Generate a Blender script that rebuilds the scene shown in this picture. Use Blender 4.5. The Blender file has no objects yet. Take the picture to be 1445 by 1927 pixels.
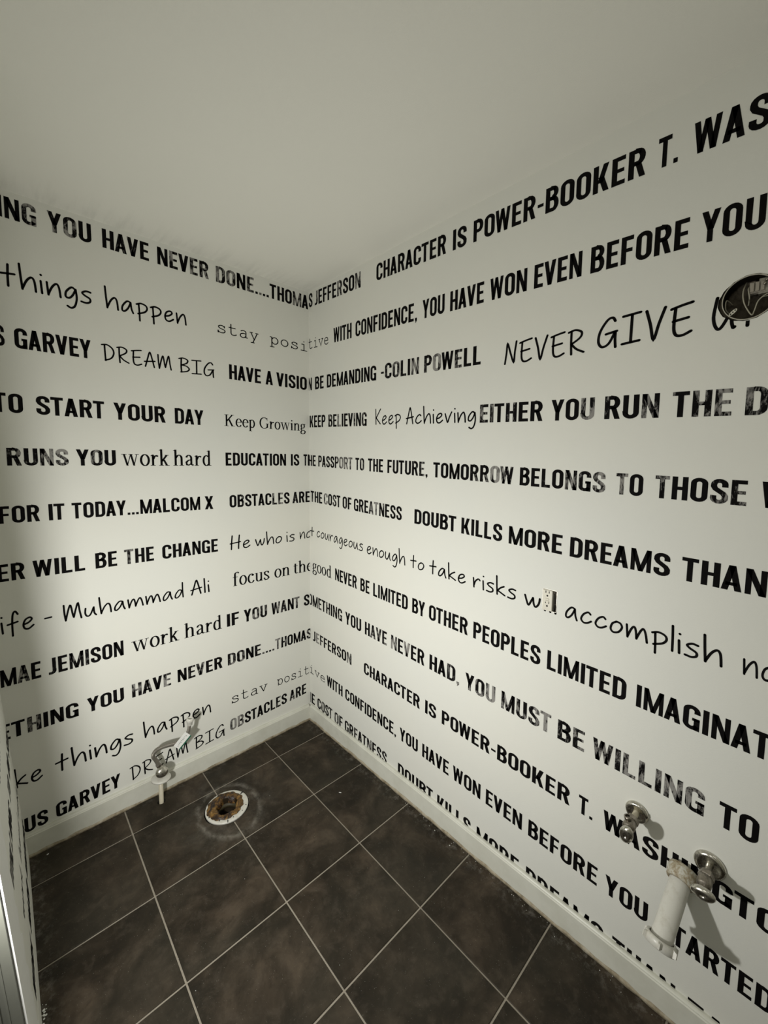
import bpy, bmesh, math, random
from mathutils import Vector, Matrix
random.seed(7)
SC = bpy.context.scene; COL = SC.collection; PI = math.pi

# ---------------- camera ----------------
cam = bpy.data.cameras.new('camera'); co = bpy.data.objects.new('camera', cam); COL.objects.link(co)
Rm = ((0.7275642769960239, 0.051087082090180966, -0.6841347329896095), (-0.6859499180784436, 0.07028895387496263, -0.7242459339556833), (0.011087503209892756, 0.9962176333546173, 0.08618291168147042))
M = Matrix(Rm).to_4x4(); M.translation = (-1.26485, -1.97871, 1.52868); co.matrix_world = M
cam.sensor_fit = 'VERTICAL'; cam.sensor_height = 36; cam.lens = 773.02*36/1927
cam.shift_x = (722.5-727.527)/1927; cam.shift_y = (934.172-963.5)/1927
cam.clip_start = .01
SC.camera = co
# ---------------- world, lamps, exposure ----------------
wd = bpy.data.worlds.new('world'); SC.world = wd; wd.use_nodes = True
wd.node_tree.nodes['Background'].inputs[0].default_value = (.9, .95, 1, 1); wd.node_tree.nodes['Background'].inputs[1].default_value = .05
def lamp(name, kind, loc, energy, color, size=.1, rot=None, sy=None):
    d = bpy.data.lights.new(name, kind); d.energy = energy; d.color = color
    if kind == 'AREA':
        d.shape = 'RECTANGLE'; d.size = size; d.size_y = sy or size
    else: d.shadow_soft_size = size
    o = bpy.data.objects.new(name, d); COL.objects.link(o); o.location = loc
    if rot: o.rotation_euler = rot
    return o
LP = Vector((-1.345, -1.11, .84)); wl = lamp('work_lamp', 'AREA', LP, 17, (1, .988, .955), .07)     # work light standing in the doorway, shining into the room
wl.data.shape = 'DISK'; wl.rotation_euler = (Vector((0, -.55, .88))-LP).to_track_quat('-Z', 'Y').to_euler()
lamp('ceiling_fill', 'AREA', (-1.0, -2.6, 2.40), 2.0, (1, .985, .94), .5)        # weak fill added overhead behind the photographer, not a known fixture
lamp('hall_fill', 'POINT', (-1.78, -1.75, 1.70), 5.5, (1, .99, .95), .15)  # unseen fill light added out in the hall to brighten the ceiling's left side
SC.view_settings.view_transform = 'Standard'; SC.view_settings.look = 'None'
SC.view_settings.exposure = 0.0; SC.view_settings.gamma = 1; SC.view_settings.use_curve_mapping = False

# ---------------- helpers ----------------
def link(name, bm, mat, parent=None, smooth=False, mats=None):
    me = bpy.data.meshes.new(name); bm.to_mesh(me); bm.free()
    for m in (mats or [mat]): me.materials.append(m)
    if smooth:
        for p in me.polygons: p.use_smooth = True
    o = bpy.data.objects.new(name, me); COL.objects.link(o)
    if parent: o.parent = parent
    return o
def thing(name, label, cat, loc=(0, 0, 0), group=None):
    o = bpy.data.objects.new(name, None); COL.objects.link(o); o.location = loc; o.empty_display_size = .02
    o['label'] = label; o['category'] = cat
    if group: o['group'] = group
    return o
def struct(o, label=None):
    o['kind'] = 'structure'
    if label: o['label'] = label
    return o
def box(bm, x0, y0, z0, x1, y1, z1, mi=0):
    v = [bm.verts.new(p) for p in ((x0, y0, z0), (x1, y0, z0), (x1, y1, z0), (x0, y1, z0), (x0, y0, z1), (x1, y0, z1), (x1, y1, z1), (x0, y1, z1))]
    for f in ((3, 2, 1, 0), (4, 5, 6, 7), (0, 1, 5, 4), (1, 2, 6, 5), (2, 3, 7, 6), (3, 0, 4, 7)):
        fc = bm.faces.new([v[i] for i in f]); fc.material_index = mi
def frame(o, d, up=(0, 0, 1)):
    """matrix whose local z runs along d"""
    z = Vector(d).normalized(); u = Vector(up)
    if abs(z.dot(u)) > .98: u = Vector((0, 1, 0))
    x = u.cross(z).normalized(); y = z.cross(x)
    m = Matrix((x, y, z)).transposed().to_4x4(); m.translation = o; return m
def lathe(bm, prof, mtx=Matrix(), n=32, sx=1, sy=1, jit=0):
    """prof: (radius, height) pairs turned round the local z axis"""
    rings = []
    for r, h in prof:
        if r < 1e-6: rings.append([bm.verts.new(mtx @ Vector((0, 0, h)))])
        else: rings.append([bm.verts.new(mtx @ Vector((r*sx*math.cos(2*PI*k/n)*(1+random.uniform(-jit, jit)), r*sy*math.sin(2*PI*k/n)*(1+random.uniform(-jit, jit)), h*(1+random.uniform(-jit, jit))))) for k in range(n)])
    for a, b in zip(rings, rings[1:]):
        if len(a) == 1 and len(b) == 1: continue
        for k in range(n):
            j = (k+1) % n
            if len(a) == 1: bm.faces.new((a[0], b[j], b[k]))
            elif len(b) == 1: bm.faces.new((a[k], a[j], b[0]))
            else: bm.faces.new((a[k], a[j], b[j], b[k]))
def cr(P, n=8):
    P = [Vector(p) for p in P]; Q = [P[0]]+P+[P[-1]]; out = []
    for i in range(1, len(Q)-2):
        a, b, c, d = Q[i-1:i+3]
        for k in range(n):
            t = k/n; out.append(.5*(2*b+(c-a)*t+(2*a-5*b+4*c-d)*t*t+(3*b-a-3*c+d)*t**3))
    out.append(P[-1]); return out
def tube(bm, P, r, n=12, cap=True, rf=None):
    P = [Vector(p) for p in P]; rings = []; up = None
    for i, p in enumerate(P):
        d = (P[min(i+1, len(P)-1)]-P[max(i-1, 0)]).normalized()
        if up is None: up = Vector((0, 0, 1)) if abs(d.z) < .9 else Vector((0, 1, 0))
        x = up.cross(d).normalized(); y = d.cross(x); up = y
        rr = rf(i/(len(P)-1)) if rf else r
        rings.append([bm.verts.new(p+x*rr*math.cos(2*PI*k/n)+y*rr*math.sin(2*PI*k/n)) for k in range(n)])
    for a, b in zip(rings, rings[1:]):
        for k in range(n): bm.faces.new((a[k], a[(k+1) % n], b[(k+1) % n], b[k]))
    if cap: bm.faces.new(list(reversed(rings[0]))); bm.faces.new(rings[-1])
def sheet(bm, to3, outer, holes=()):
    """flat face with holes; outer and holes are 2-d loops, to3 places them"""
    E = []
    for loop in [outer]+list(holes):
        v = [bm.verts.new(to3(*p)) for p in loop]
        E += [bm.edges.new((v[i], v[(i+1) % len(v)])) for i in range(len(v))]
    return bmesh.ops.triangle_fill(bm, edges=E, use_beauty=True, use_dissolve=False)['geom']
def circ(cx, cy, r, n=28): return [(cx+r*math.cos(2*PI*k/n), cy+r*math.sin(2*PI*k/n)) for k in range(n)]

# ---------------- materials ----------------
class N:
    def __init__(s, name):
        s.m = bpy.data.materials.new(name); s.m.use_nodes = True; s.t = s.m.node_tree; s.b = s.t.nodes['Principled BSDF']
    def n(s, k, **kw):
        o = s.t.nodes.new(k)
        for a, v in kw.items():
            if a[0] == '_': o.inputs[int(a[1:])].default_value = v
            else: setattr(o, a, v)
        return o
    def l(s, a, b): s.t.links.new(a, b); return s
    def coord(s, scale=(1, 1, 1), kind='Object', rot=(0, 0, 0)):
        c = s.n('ShaderNodeTexCoord'); mp = s.n('ShaderNodeMapping'); mp.inputs['Scale'].default_value = scale; mp.inputs['Rotation'].default_value = rot
        s.l(c.outputs[kind], mp.inputs[0]); return mp.outputs[0]
    def noise(s, vec, scale, detail=4, rough=.55, dist=0):
        o = s.n('ShaderNodeTexNoise'); o.inputs['Scale'].default_value = scale; o.inputs['Detail'].default_value = detail
        o.inputs['Roughness'].default_value = rough; o.inputs['Distortion'].default_value = dist
        s.l(vec, o.inputs['Vector']); return o.outputs[0]
    def ramp(s, f, stops, interp='LINEAR'):
        o = s.n('ShaderNodeValToRGB'); r = o.color_ramp; r.interpolation = interp
        while len(r.elements) < len(stops): r.elements.new(.5)
        for e, (p, c) in zip(r.elements, stops):
            e.position = p; e.color = (c, c, c, 1) if isinstance(c, (int, float)) else (*c, 1)
        s.l(f, o.inputs[0]); return o.outputs[0]
    def math(s, op, a, b=None):
        o = s.n('ShaderNodeMath', operation=op)
        for i, v in enumerate((a, b)):
            if v is None: continue
            if isinstance(v, (int, float)): o.inputs[i].default_value = v
            else: s.l(v, o.inputs[i])
        return o.outputs[0]
    def mix(s, f, a, b):
        o = s.n('ShaderNodeMix', data_type='RGBA')
        for i, v in ((0, f), (6, a), (7, b)):
            if isinstance(v, (int, float)): o.inputs[i].default_value = v
            elif isinstance(v, tuple): o.inputs[i].default_value = (*v, 1)
            else: s.l(v, o.inputs[i])
        return o.outputs[2]
    def bump(s, h, strength=.3, dist=.002):
        o = s.n('ShaderNodeBump'); o.inputs['Strength'].default_value = strength; o.inputs['Distance'].default_value = dist
        s.l(h, o.inputs['Height']); s.l(o.outputs[0], s.b.inputs['Normal']); return s
    def base(s, v):
        if isinstance(v, tuple): s.b.inputs['Base Color'].default_value = (*v, 1)
        else: s.l(v, s.b.inputs['Base Color'])
        return s
    def rough(s, v):
        if isinstance(v, (int, float)): s.b.inputs['Roughness'].default_value = v
        else: s.l(v, s.b.inputs['Roughness'])
        return s
    def metal(s, v=1.): s.b.inputs['Metallic'].default_value = v; return s
def plain(name, c, r=.5, metal=0):
    a = N(name); v = a.coord(); h = a.noise(v, 60, 3)
    a.base(a.mix(a.math('MULTIPLY', h, .35), c, tuple(x*.72 for x in c))).rough(r).metal(metal); a.bump(h, .08, .0005); return a.m

def wall_mat():
    a = N('wallpaper'); v = a.coord()
    big = a.noise(v, 1.3, 3); fine = a.noise(v, 260, 4, .65)
    c = a.mix(a.ramp(big, [(.35, 0.), (.65, 1.)]), (.74, .735, .665), (.715, .72, .665))
    a.base(a.mix(a.math('MULTIPLY', fine, .18), c, (.64, .64, .59))).rough(.62)
    a.bump(a.math('ADD', a.math('MULTIPLY', fine, .35), a.noise(v, 7, 2)), .16, .004); return a.m
def ceil_mat():
    a = N('ceiling_paint'); v = a.coord()
    fine = a.noise(v, 320, 4, .6); big = a.noise(v, 1.1, 3)
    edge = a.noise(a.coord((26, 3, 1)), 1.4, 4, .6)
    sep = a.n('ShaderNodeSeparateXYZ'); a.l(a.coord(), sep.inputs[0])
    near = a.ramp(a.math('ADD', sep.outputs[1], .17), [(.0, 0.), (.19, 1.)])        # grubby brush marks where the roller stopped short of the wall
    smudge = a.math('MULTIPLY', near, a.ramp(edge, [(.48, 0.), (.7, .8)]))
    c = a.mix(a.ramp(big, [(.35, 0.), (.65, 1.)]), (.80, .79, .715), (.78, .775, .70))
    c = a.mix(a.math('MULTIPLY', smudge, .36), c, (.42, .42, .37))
    a.base(a.mix(a.math('MULTIPLY', fine, .2), c, (.68, .68, .61))).rough(.8)
    a.bump(fine, .25, .0012); return a.m
def ink_mat():
    a = N('printed_ink'); at = a.n('ShaderNodeAttribute'); at.attribute_name = 'wear'
    w = at.outputs['Fac']
    st = a.noise(a.coord((1, 1, .4)), 85, 5, .75, .6); bl = a.noise(a.coord((1, 1, .6), rot=(0, 0, .3)), 24, 3, .6, .4)
    s = a.math('ADD', a.math('MULTIPLY', st, .62), a.math('MULTIPLY', bl, .5))
    k = a.math('SUBTRACT', a.math('ADD', s, a.math('MULTIPLY', w, .165)), .685)
    m = a.n('ShaderNodeMapRange'); a.l(k, m.inputs[0]); m.inputs[1].default_value = 0; m.inputs[2].default_value = .085
    m.inputs[3].default_value = 0; m.inputs[4].default_value = .85
    f = a.math('MULTIPLY', m.outputs[0], a.math('GREATER_THAN', w, .01))
    a.base(a.mix(f, (.0045, .004, .004), (.30, .29, .27))).rough(.75)
    a.b.inputs['Specular IOR Level'].default_value = .06; return a.m
def tile_mat():
    a = N('slate_tile'); v = a.coord()
    oi = a.n('ShaderNodeObjectInfo'); off = a.n('ShaderNodeVectorMath', operation='ADD'); sc = a.n('ShaderNodeVectorMath', operation='SCALE')
    cmb = a.n('ShaderNodeCombineXYZ'); a.l(oi.outputs['Random'], cmb.inputs[0]); a.l(oi.outputs['Random'], cmb.inputs[1]); a.l(cmb.outputs[0], sc.inputs[0]); sc.inputs['Scale'].default_value = 9
    a.l(v, off.inputs[0]); a.l(sc.outputs[0], off.inputs[1]); V = off.outputs[0]
    big = a.noise(V, 5.5, 5, .62, .5); mid = a.noise(V, 22, 6, .7, .3); fine = a.noise(V, 240, 4, .7); hue = a.noise(V, 3.2, 3, .5)
    c = a.ramp(big, [(.28, (.009, .0065, .0035)), (.44, (.019, .014, .008)), (.56, (.038, .028, .018)), (.74, (.088, .066, .045))])
    c = a.mix(a.math('MULTIPLY', a.ramp(hue, [(.4, 0.), (.65, 1.)]), .45), c, (.034, .031, .022))
    c = a.mix(a.math('MULTIPLY', a.ramp(mid, [(.5, 0.), (.75, 1.)]), .5), c, (.085, .068, .050))
    c = a.mix(a.math('MULTIPLY', a.ramp(mid, [(.3, 1.), (.45, 0.)]), .5), c, (.010, .0075, .0045))
    # pale film of old sealant left in an oval round the toilet flange
    g = a.n('ShaderNodeNewGeometry'); sb = a.n('ShaderNodeVectorMath', operation='SUBTRACT'); a.l(g.outputs['Position'], sb.inputs[0]); sb.inputs[1].default_value = (-.605, -.30, 0)
    ml = a.n('ShaderNodeVectorMath', operation='MULTIPLY'); a.l(sb.outputs[0], ml.inputs[0]); ml.inputs[1].default_value = (1, .82, 0)
    ln = a.n('ShaderNodeVectorMath', operation='LENGTH'); a.l(ml.outputs[0], ln.inputs[0])
    rr = a.math('ADD', ln.outputs['Value'], a.math('MULTIPLY', a.noise(v, 14, 3), .035))
    ring = a.math('MULTIPLY', a.ramp(rr, [(.126, 0.), (.137, 1.), (.142, .7), (.155, 0.)]), a.ramp(a.noise(v, 26, 5, .7), [(.38, 0.), (.62, 1.)]))
    film = a.math('MULTIPLY', a.ramp(rr, [(.12, .8), (.26, 0.)]), a.ramp(a.noise(v, 11, 5, .7), [(.45, 0.), (.75, 1.)]))
    c = a.mix(a.math('MULTIPLY', ring, .42), c, (.30, .28, .24)); c = a.mix(a.math('MULTIPLY', film, .38), c, (.22, .2, .17))
    # dust and paint spatter along the walls
    sp = a.n('ShaderNodeSeparateXYZ'); a.l(g.outputs['Position'], sp.inputs[0])
    ex = a.math('MAXIMUM', a.math('MAXIMUM', a.ramp(a.math('ADD', sp.outputs[0], .07), [(0., 0.), (.07, 1.)]), a.ramp(a.math('SUBTRACT', -1.19, sp.outputs[0]), [(0., 0.), (.07, 1.)])), a.ramp(a.math('ADD', sp.outputs[1], .04), [(0., 0.), (.04, .6)]))
    dust = a.math('MULTIPLY', ex, a.ramp(a.noise(v, 34, 6, .75), [(.5, 0.), (.7, 1.)]))
    c = a.mix(a.math('MULTIPLY', dust, .5), c, (.30, .28, .25))
    spk = a.ramp(a.noise(v, 420, 1, .4), [(.765, 0.), (.79, 1.)])
    c = a.mix(a.math('MULTIPLY', spk, .7), c, (.45, .43, .38))
    a.base(c).rough(a.ramp(mid, [(.3, .5), (.7, .68)])); a.b.inputs['Specular IOR Level'].default_value = .22
    a.bump(a.math('ADD', a.math('MULTIPLY', mid, .8), a.math('MULTIPLY', fine, .12)), .35, .003); return a.m
def grout_mat():
    a = N('grout'); v = a.coord(); h = a.noise(v, 30, 5, .7)
    a.base(a.mix(h, (.37, .33, .265), (.22, .195, .155))).rough(.9); a.bump(a.noise(v, 300, 3), .4, .001); return a.m
def base_mat():
    a = N('baseboard_paint'); v = a.coord(); h = a.noise(v, 9, 5, .65)
    a.base(a.mix(a.ramp(h, [(.4, 0.), (.75, .6)]), (.67, .67, .59), (.52, .515, .43))).rough(.42); a.bump(a.noise(v, 18, 3), .15, .003); return a.m
def caulk_mat():
    a = N('yellowed_caulk'); v = a.coord(); h = a.noise(v, 22, 5, .7)
    a.base(a.ramp(h, [(.3, (.13, .10, .055)), (.5, (.34, .29, .20)), (.7, (.50, .46, .36))])).rough(.6); a.bump(h, .5, .002); return a.m
def wax_mat():
    a = N('rusty_wax'); v = a.coord(); h = a.noise(v, 42, 6, .7, .6); k = a.noise(v, 130, 4, .7)
    c = a.ramp(h, [(.36, (.006, .003, .0015)), (.46, (.03, .012, .003)), (.53, (.12, .06, .01)), (.63, (.25, .135, .03)), (.76, (.40, .30, .16))])
    a.base(a.mix(a.ramp(k, [(.36, .9), (.46, 0.)]), c, (.01, .006, .004))).rough(a.ramp(h, [(.35, .18), (.6, .6)])); a.bump(a.math('ADD', h, a.math('MULTIPLY', k, .4)), .8, .004); return a.m
def pvc_mat():
    a = N('white_plastic'); v = a.coord(); h = a.noise(v, 45, 5, .7)
    a.base(a.mix(a.ramp(h, [(.5, 0.), (.8, .55)]), (.61, .60, .54), (.38, .34, .26))).rough(.35); return a.m
def rustp_mat():
    a = N('stained_plastic'); v = a.coord(); h = a.noise(v, 55, 5, .7, .5)
    a.base(a.ramp(h, [(.36, (.20, .14, .07)), (.5, (.38, .33, .23)), (.6, (.56, .55, .48))])).rough(.5); a.bump(h, .4, .001); return a.m
def chrome_mat(name, c, r, dirt=.5):
    a = N(name); v = a.coord(); h = a.noise(v, 90, 5, .7)
    a.base(a.mix(a.ramp(h, [(.45, 0.), (.7, dirt)]), c, tuple(x*.35 for x in c))).rough(a.ramp(h, [(.4, r), (.7, r+.25)])).metal(1); a.bump(h, .15, .0008); return a.m
def braid_mat():
    a = N('braided_steel'); w1 = a.n('ShaderNodeTexWave'); w1.inputs['Scale'].default_value = 170; w1.inputs['Distortion'].default_value = 1; a.l(a.coord((1, 1, 1), rot=(.6, .5, .8)), w1.inputs[0])
    a.base(a.mix(w1.outputs[1], (.10, .09, .075), (.50, .47, .41))).rough(.4).metal(.8); a.bump(w1.outputs[1], .8, .001); return a.m
MW, MC, MI, MT, MG, MB, MK = wall_mat(), ceil_mat(), ink_mat(), tile_mat(), grout_mat(), base_mat(), caulk_mat()
WAX, PVC, RUSTP = wax_mat(), pvc_mat(), rustp_mat()
CHROME = chrome_mat('tarnished_chrome', (.58, .56, .50), .17); DARKM = chrome_mat('grimy_brass', (.30, .27, .23), .3, .7)
BRAID = braid_mat(); CREAM = plain('cream_pipe', (.60, .55, .42), .4); DARK = plain('dark_void', (.012, .011, .009), .9)
WHITE = plain('white_plaster', (.80, .80, .77), .7); JAMB = plain('grey_green_paint', (.105, .107, .088), .6)
IVORY = plain('ivory_plastic', (.66, .63, .52), .35); GREEN = plain('green_band', (.01, .10, .05), .5); PAPER = plain('tag_paper', (.74, .74, .70), .6)
GALV = chrome_mat('galvanised_steel', (.42, .40, .35), .3, .6); HAIR = plain('hair', (.2, .17, .13), .6)
# ---------- lettering: every typeface on the wallpaper is drawn here, stroke by stroke ----------
def arc(cx, cy, rx, ry, a0, a1, n=7):
    return [(cx + rx*math.cos(math.radians(a0+(a1-a0)*i/n)), cy + ry*math.sin(math.radians(a0+(a1-a0)*i/n))) for i in range(n+1)]
def spline(P, n=5):
    if len(P) < 3: return list(P)
    Q = [P[0]]+list(P)+[P[-1]]; out = []
    for i in range(1, len(Q)-2):
        a, b, c, d = Q[i-1:i+3]
        for k in range(n):
            t = k/n; t2 = t*t; t3 = t2*t
            out.append(tuple(.5*(2*b[j]+(c[j]-a[j])*t+(2*a[j]-5*b[j]+4*c[j]-d[j])*t2+(3*b[j]-a[j]-3*c[j]+d[j])*t3) for j in (0, 1)))
    out.append(P[-1]); return out
def ribbon(P, a, b=None, closed=False, rnd=False):
    """quads along a polyline; half width a across upright strokes, b across level ones"""
    b = a if b is None else b; n = len(P); L = []; Rr = []
    for i in range(n):
        p0 = P[i-1] if (i > 0 or closed) else P[i]; p1 = P[(i+1) % n] if (i < n-1 or closed) else P[i]
        q = P[i]
        d0 = (q[0]-p0[0], q[1]-p0[1]); d1 = (p1[0]-q[0], p1[1]-q[1])
        l0 = math.hypot(*d0); l1 = math.hypot(*d1)
        if l0 < 1e-9: d0, l0 = d1, l1
        if l1 < 1e-9: d1, l1 = d0, l0
        d0 = (d0[0]/l0, d0[1]/l0); d1 = (d1[0]/l1, d1[1]/l1)
        t = (d0[0]+d1[0], d0[1]+d1[1]); l = math.hypot(*t) or 1; t = (t[0]/l, t[1]/l)
        nx, ny = -t[1], t[0]; m = 1/max(.55, t[0]*d1[0]+t[1]*d1[1])
        w = math.hypot(a*nx, b*ny)*m
        L.append((q[0]+nx*w, q[1]+ny*w)); Rr.append((q[0]-nx*w, q[1]-ny*w))
    polys = []
    for i in range(n if closed else n-1):
        j = (i+1) % n; polys.append([L[i], L[j], Rr[j], Rr[i]])
    if rnd and not closed:
        for q in (P[0], P[-1]): polys.append([(q[0]+a*math.cos(k*math.pi/5), q[1]+a*math.sin(k*math.pi/5)) for k in range(10)])
    return polys
def rc(x0, y0, x1, y1): return [[(x0, y0), (x1, y0), (x1, y1), (x0, y1)]]
def dg(x0, y0, x1, y1, t): return [[(x0, y0), (x0+t, y0), (x1+t, y1), (x1, y1)]]

def bold_glyph(c):
    t = .175; h = t/2; b = .155; k = b/2; w = .50
    if c == 'A': return dg(0, 0, .175, 1, t)+dg(.35, 0, .175, 1, t)+rc(.11, .2, .41, .33), .515
    if c == 'B':
        up = [(h, 1-k), (.27, 1-k)]+arc(.27, .765, .14, .16, 90, -90)+[(h, .765-.16)]
        return rc(0, 0, t, 1)+ribbon([(t, 1-k), (.28, 1-k)]+arc(.28, .755, .125, .17, 90, -70)+[(.3, .525), (t, .525)], h, k)+ribbon([(t, .525), (.3, .525)]+arc(.3, .3, .125, .225, 80, -90)+[(t, k)], h, k), .5
    if c == 'C': return ribbon([(w-h, .66), (w-h, .77)]+arc(.25, .77, .168, .155, 0, 180, 10)+arc(.25, .23, .168, .155, 180, 360, 10)+[(w-h, .34)], h, k), w
    if c == 'D': return rc(0, 0, t, 1)+ribbon([(t, 1-k), (.26, 1-k)]+arc(.26, .74, .157, .185, 90, 0)+arc(.26, .26, .157, .185, 0, -90)+[(t, k)], h, k), w
    if c == 'E': return rc(0, 0, t, 1)+rc(t, 0, .42, b)+rc(t, 1-b, .42, 1)+rc(t, .44, .385, .44+.135), .43
    if c == 'F': return rc(0, 0, t, 1)+rc(t, 1-b, .41, 1)+rc(t, .43, .38, .43+.135), .42
    if c == 'G': return ribbon([(w-h, .68), (w-h, .77)]+arc(.25, .77, .168, .155, 0, 180, 10)+arc(.25, .23, .168, .155, 180, 345, 10), h, k)+rc(w-t, .0, w, .5)+rc(.27, .385, w, .5), w
    if c == 'H': return rc(0, 0, t, 1)+rc(w-t, 0, w, 1)+rc(t, .43, w-t, .57), w
    if c == 'I': return rc(0, 0, t, 1), t
    if c == 'J': return ribbon([(.4-h, 1), (.4-h, .23)]+arc(.19, .23, .128, .155, 0, -100, 8)+[(.06, .08)], h, k), .4
    if c == 'K': return rc(0, 0, t, 1)+dg(.14, .34, .33, 1, .18)+dg(.345, 0, .17, .56, .185), .53
    if c == 'L': return rc(0, 0, t, 1)+rc(t, 0, .41, b), .42
    if c == 'M': return rc(0, 0, .14, 1)+rc(.52, 0, .66, 1)+dg(.255, 0, 0, 1, .15)+dg(.255, 0, .51, 1, .15), .66
    if c == 'N': return rc(0, 0, .15, 1)+rc(.36, 0, .51, 1)+dg(.34, 0, .0, 1, .17), .51
    if c == 'O': return ribbon(arc(.25, .77, .168, .155, 0, 180, 9)+arc(.25, .23, .168, .155, 180, 360, 9), h, k, True), w
    if c == 'P': return rc(0, 0, t, 1)+ribbon([(t, 1-k), (.28, 1-k)]+arc(.28, .7, .135, .225, 90, -90, 9)+[(t, .475)], h, k), .49
    if c == 'R': return rc(0, 0, t, 1)+ribbon([(t, 1-k), (.28, 1-k)]+arc(.28, .715, .135, .21, 90, -90, 9)+[(t, .505)], h, k)+dg(.34, 0, .2, .52, .175), .515
    if c == 'S': return ribbon([(w-h-.01, .67), (w-h-.01, .775)]+arc(.245, .78, .157, .145, 0, 180, 8)+[(.085, .70), (.13, .6), (.36, .41), (.412, .31)]+arc(.248, .22, .165, .145, 10, -180, 8)+[(h, .33)], h, k), .49
    if c == 'T': return rc(0, 1-b, .47, 1)+rc(.1525, 0, .3175, 1-b), .47
    if c == 'U': return ribbon([(h, 1), (h, .24)]+arc(.25, .24, .168, .165, 180, 360, 10)+[(w-h, 1)], h, k), w
    if c == 'V': return dg(.175, 0, 0, 1, t)+dg(.175, 0, .35, 1, t), .515
    if c == 'W': return dg(.115, 0, 0, 1, .15)+dg(.115, 0, .27, 1, .14)+dg(.43, 0, .27, 1, .14)+dg(.43, 0, .55, 1, .15), .70
    if c == 'X': return dg(0, 0, .33, 1, .175)+dg(.33, 0, 0, 1, .175), .505
    if c == 'Y': return dg(.175, .4, 0, 1, t)+dg(.175, .4, .35, 1, t)+rc(.175, 0, .34, .42), .515
    if c == '.': return rc(0, 0, .15, .155), .15
    if c == ',': return rc(0, 0, .15, .155)+[[(.06, -.12), (.15, 0), (.15, .05), (.05, .02), (.02, -.12)]], .15
    if c == '-': return rc(0, .36, .24, .49), .24
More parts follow.
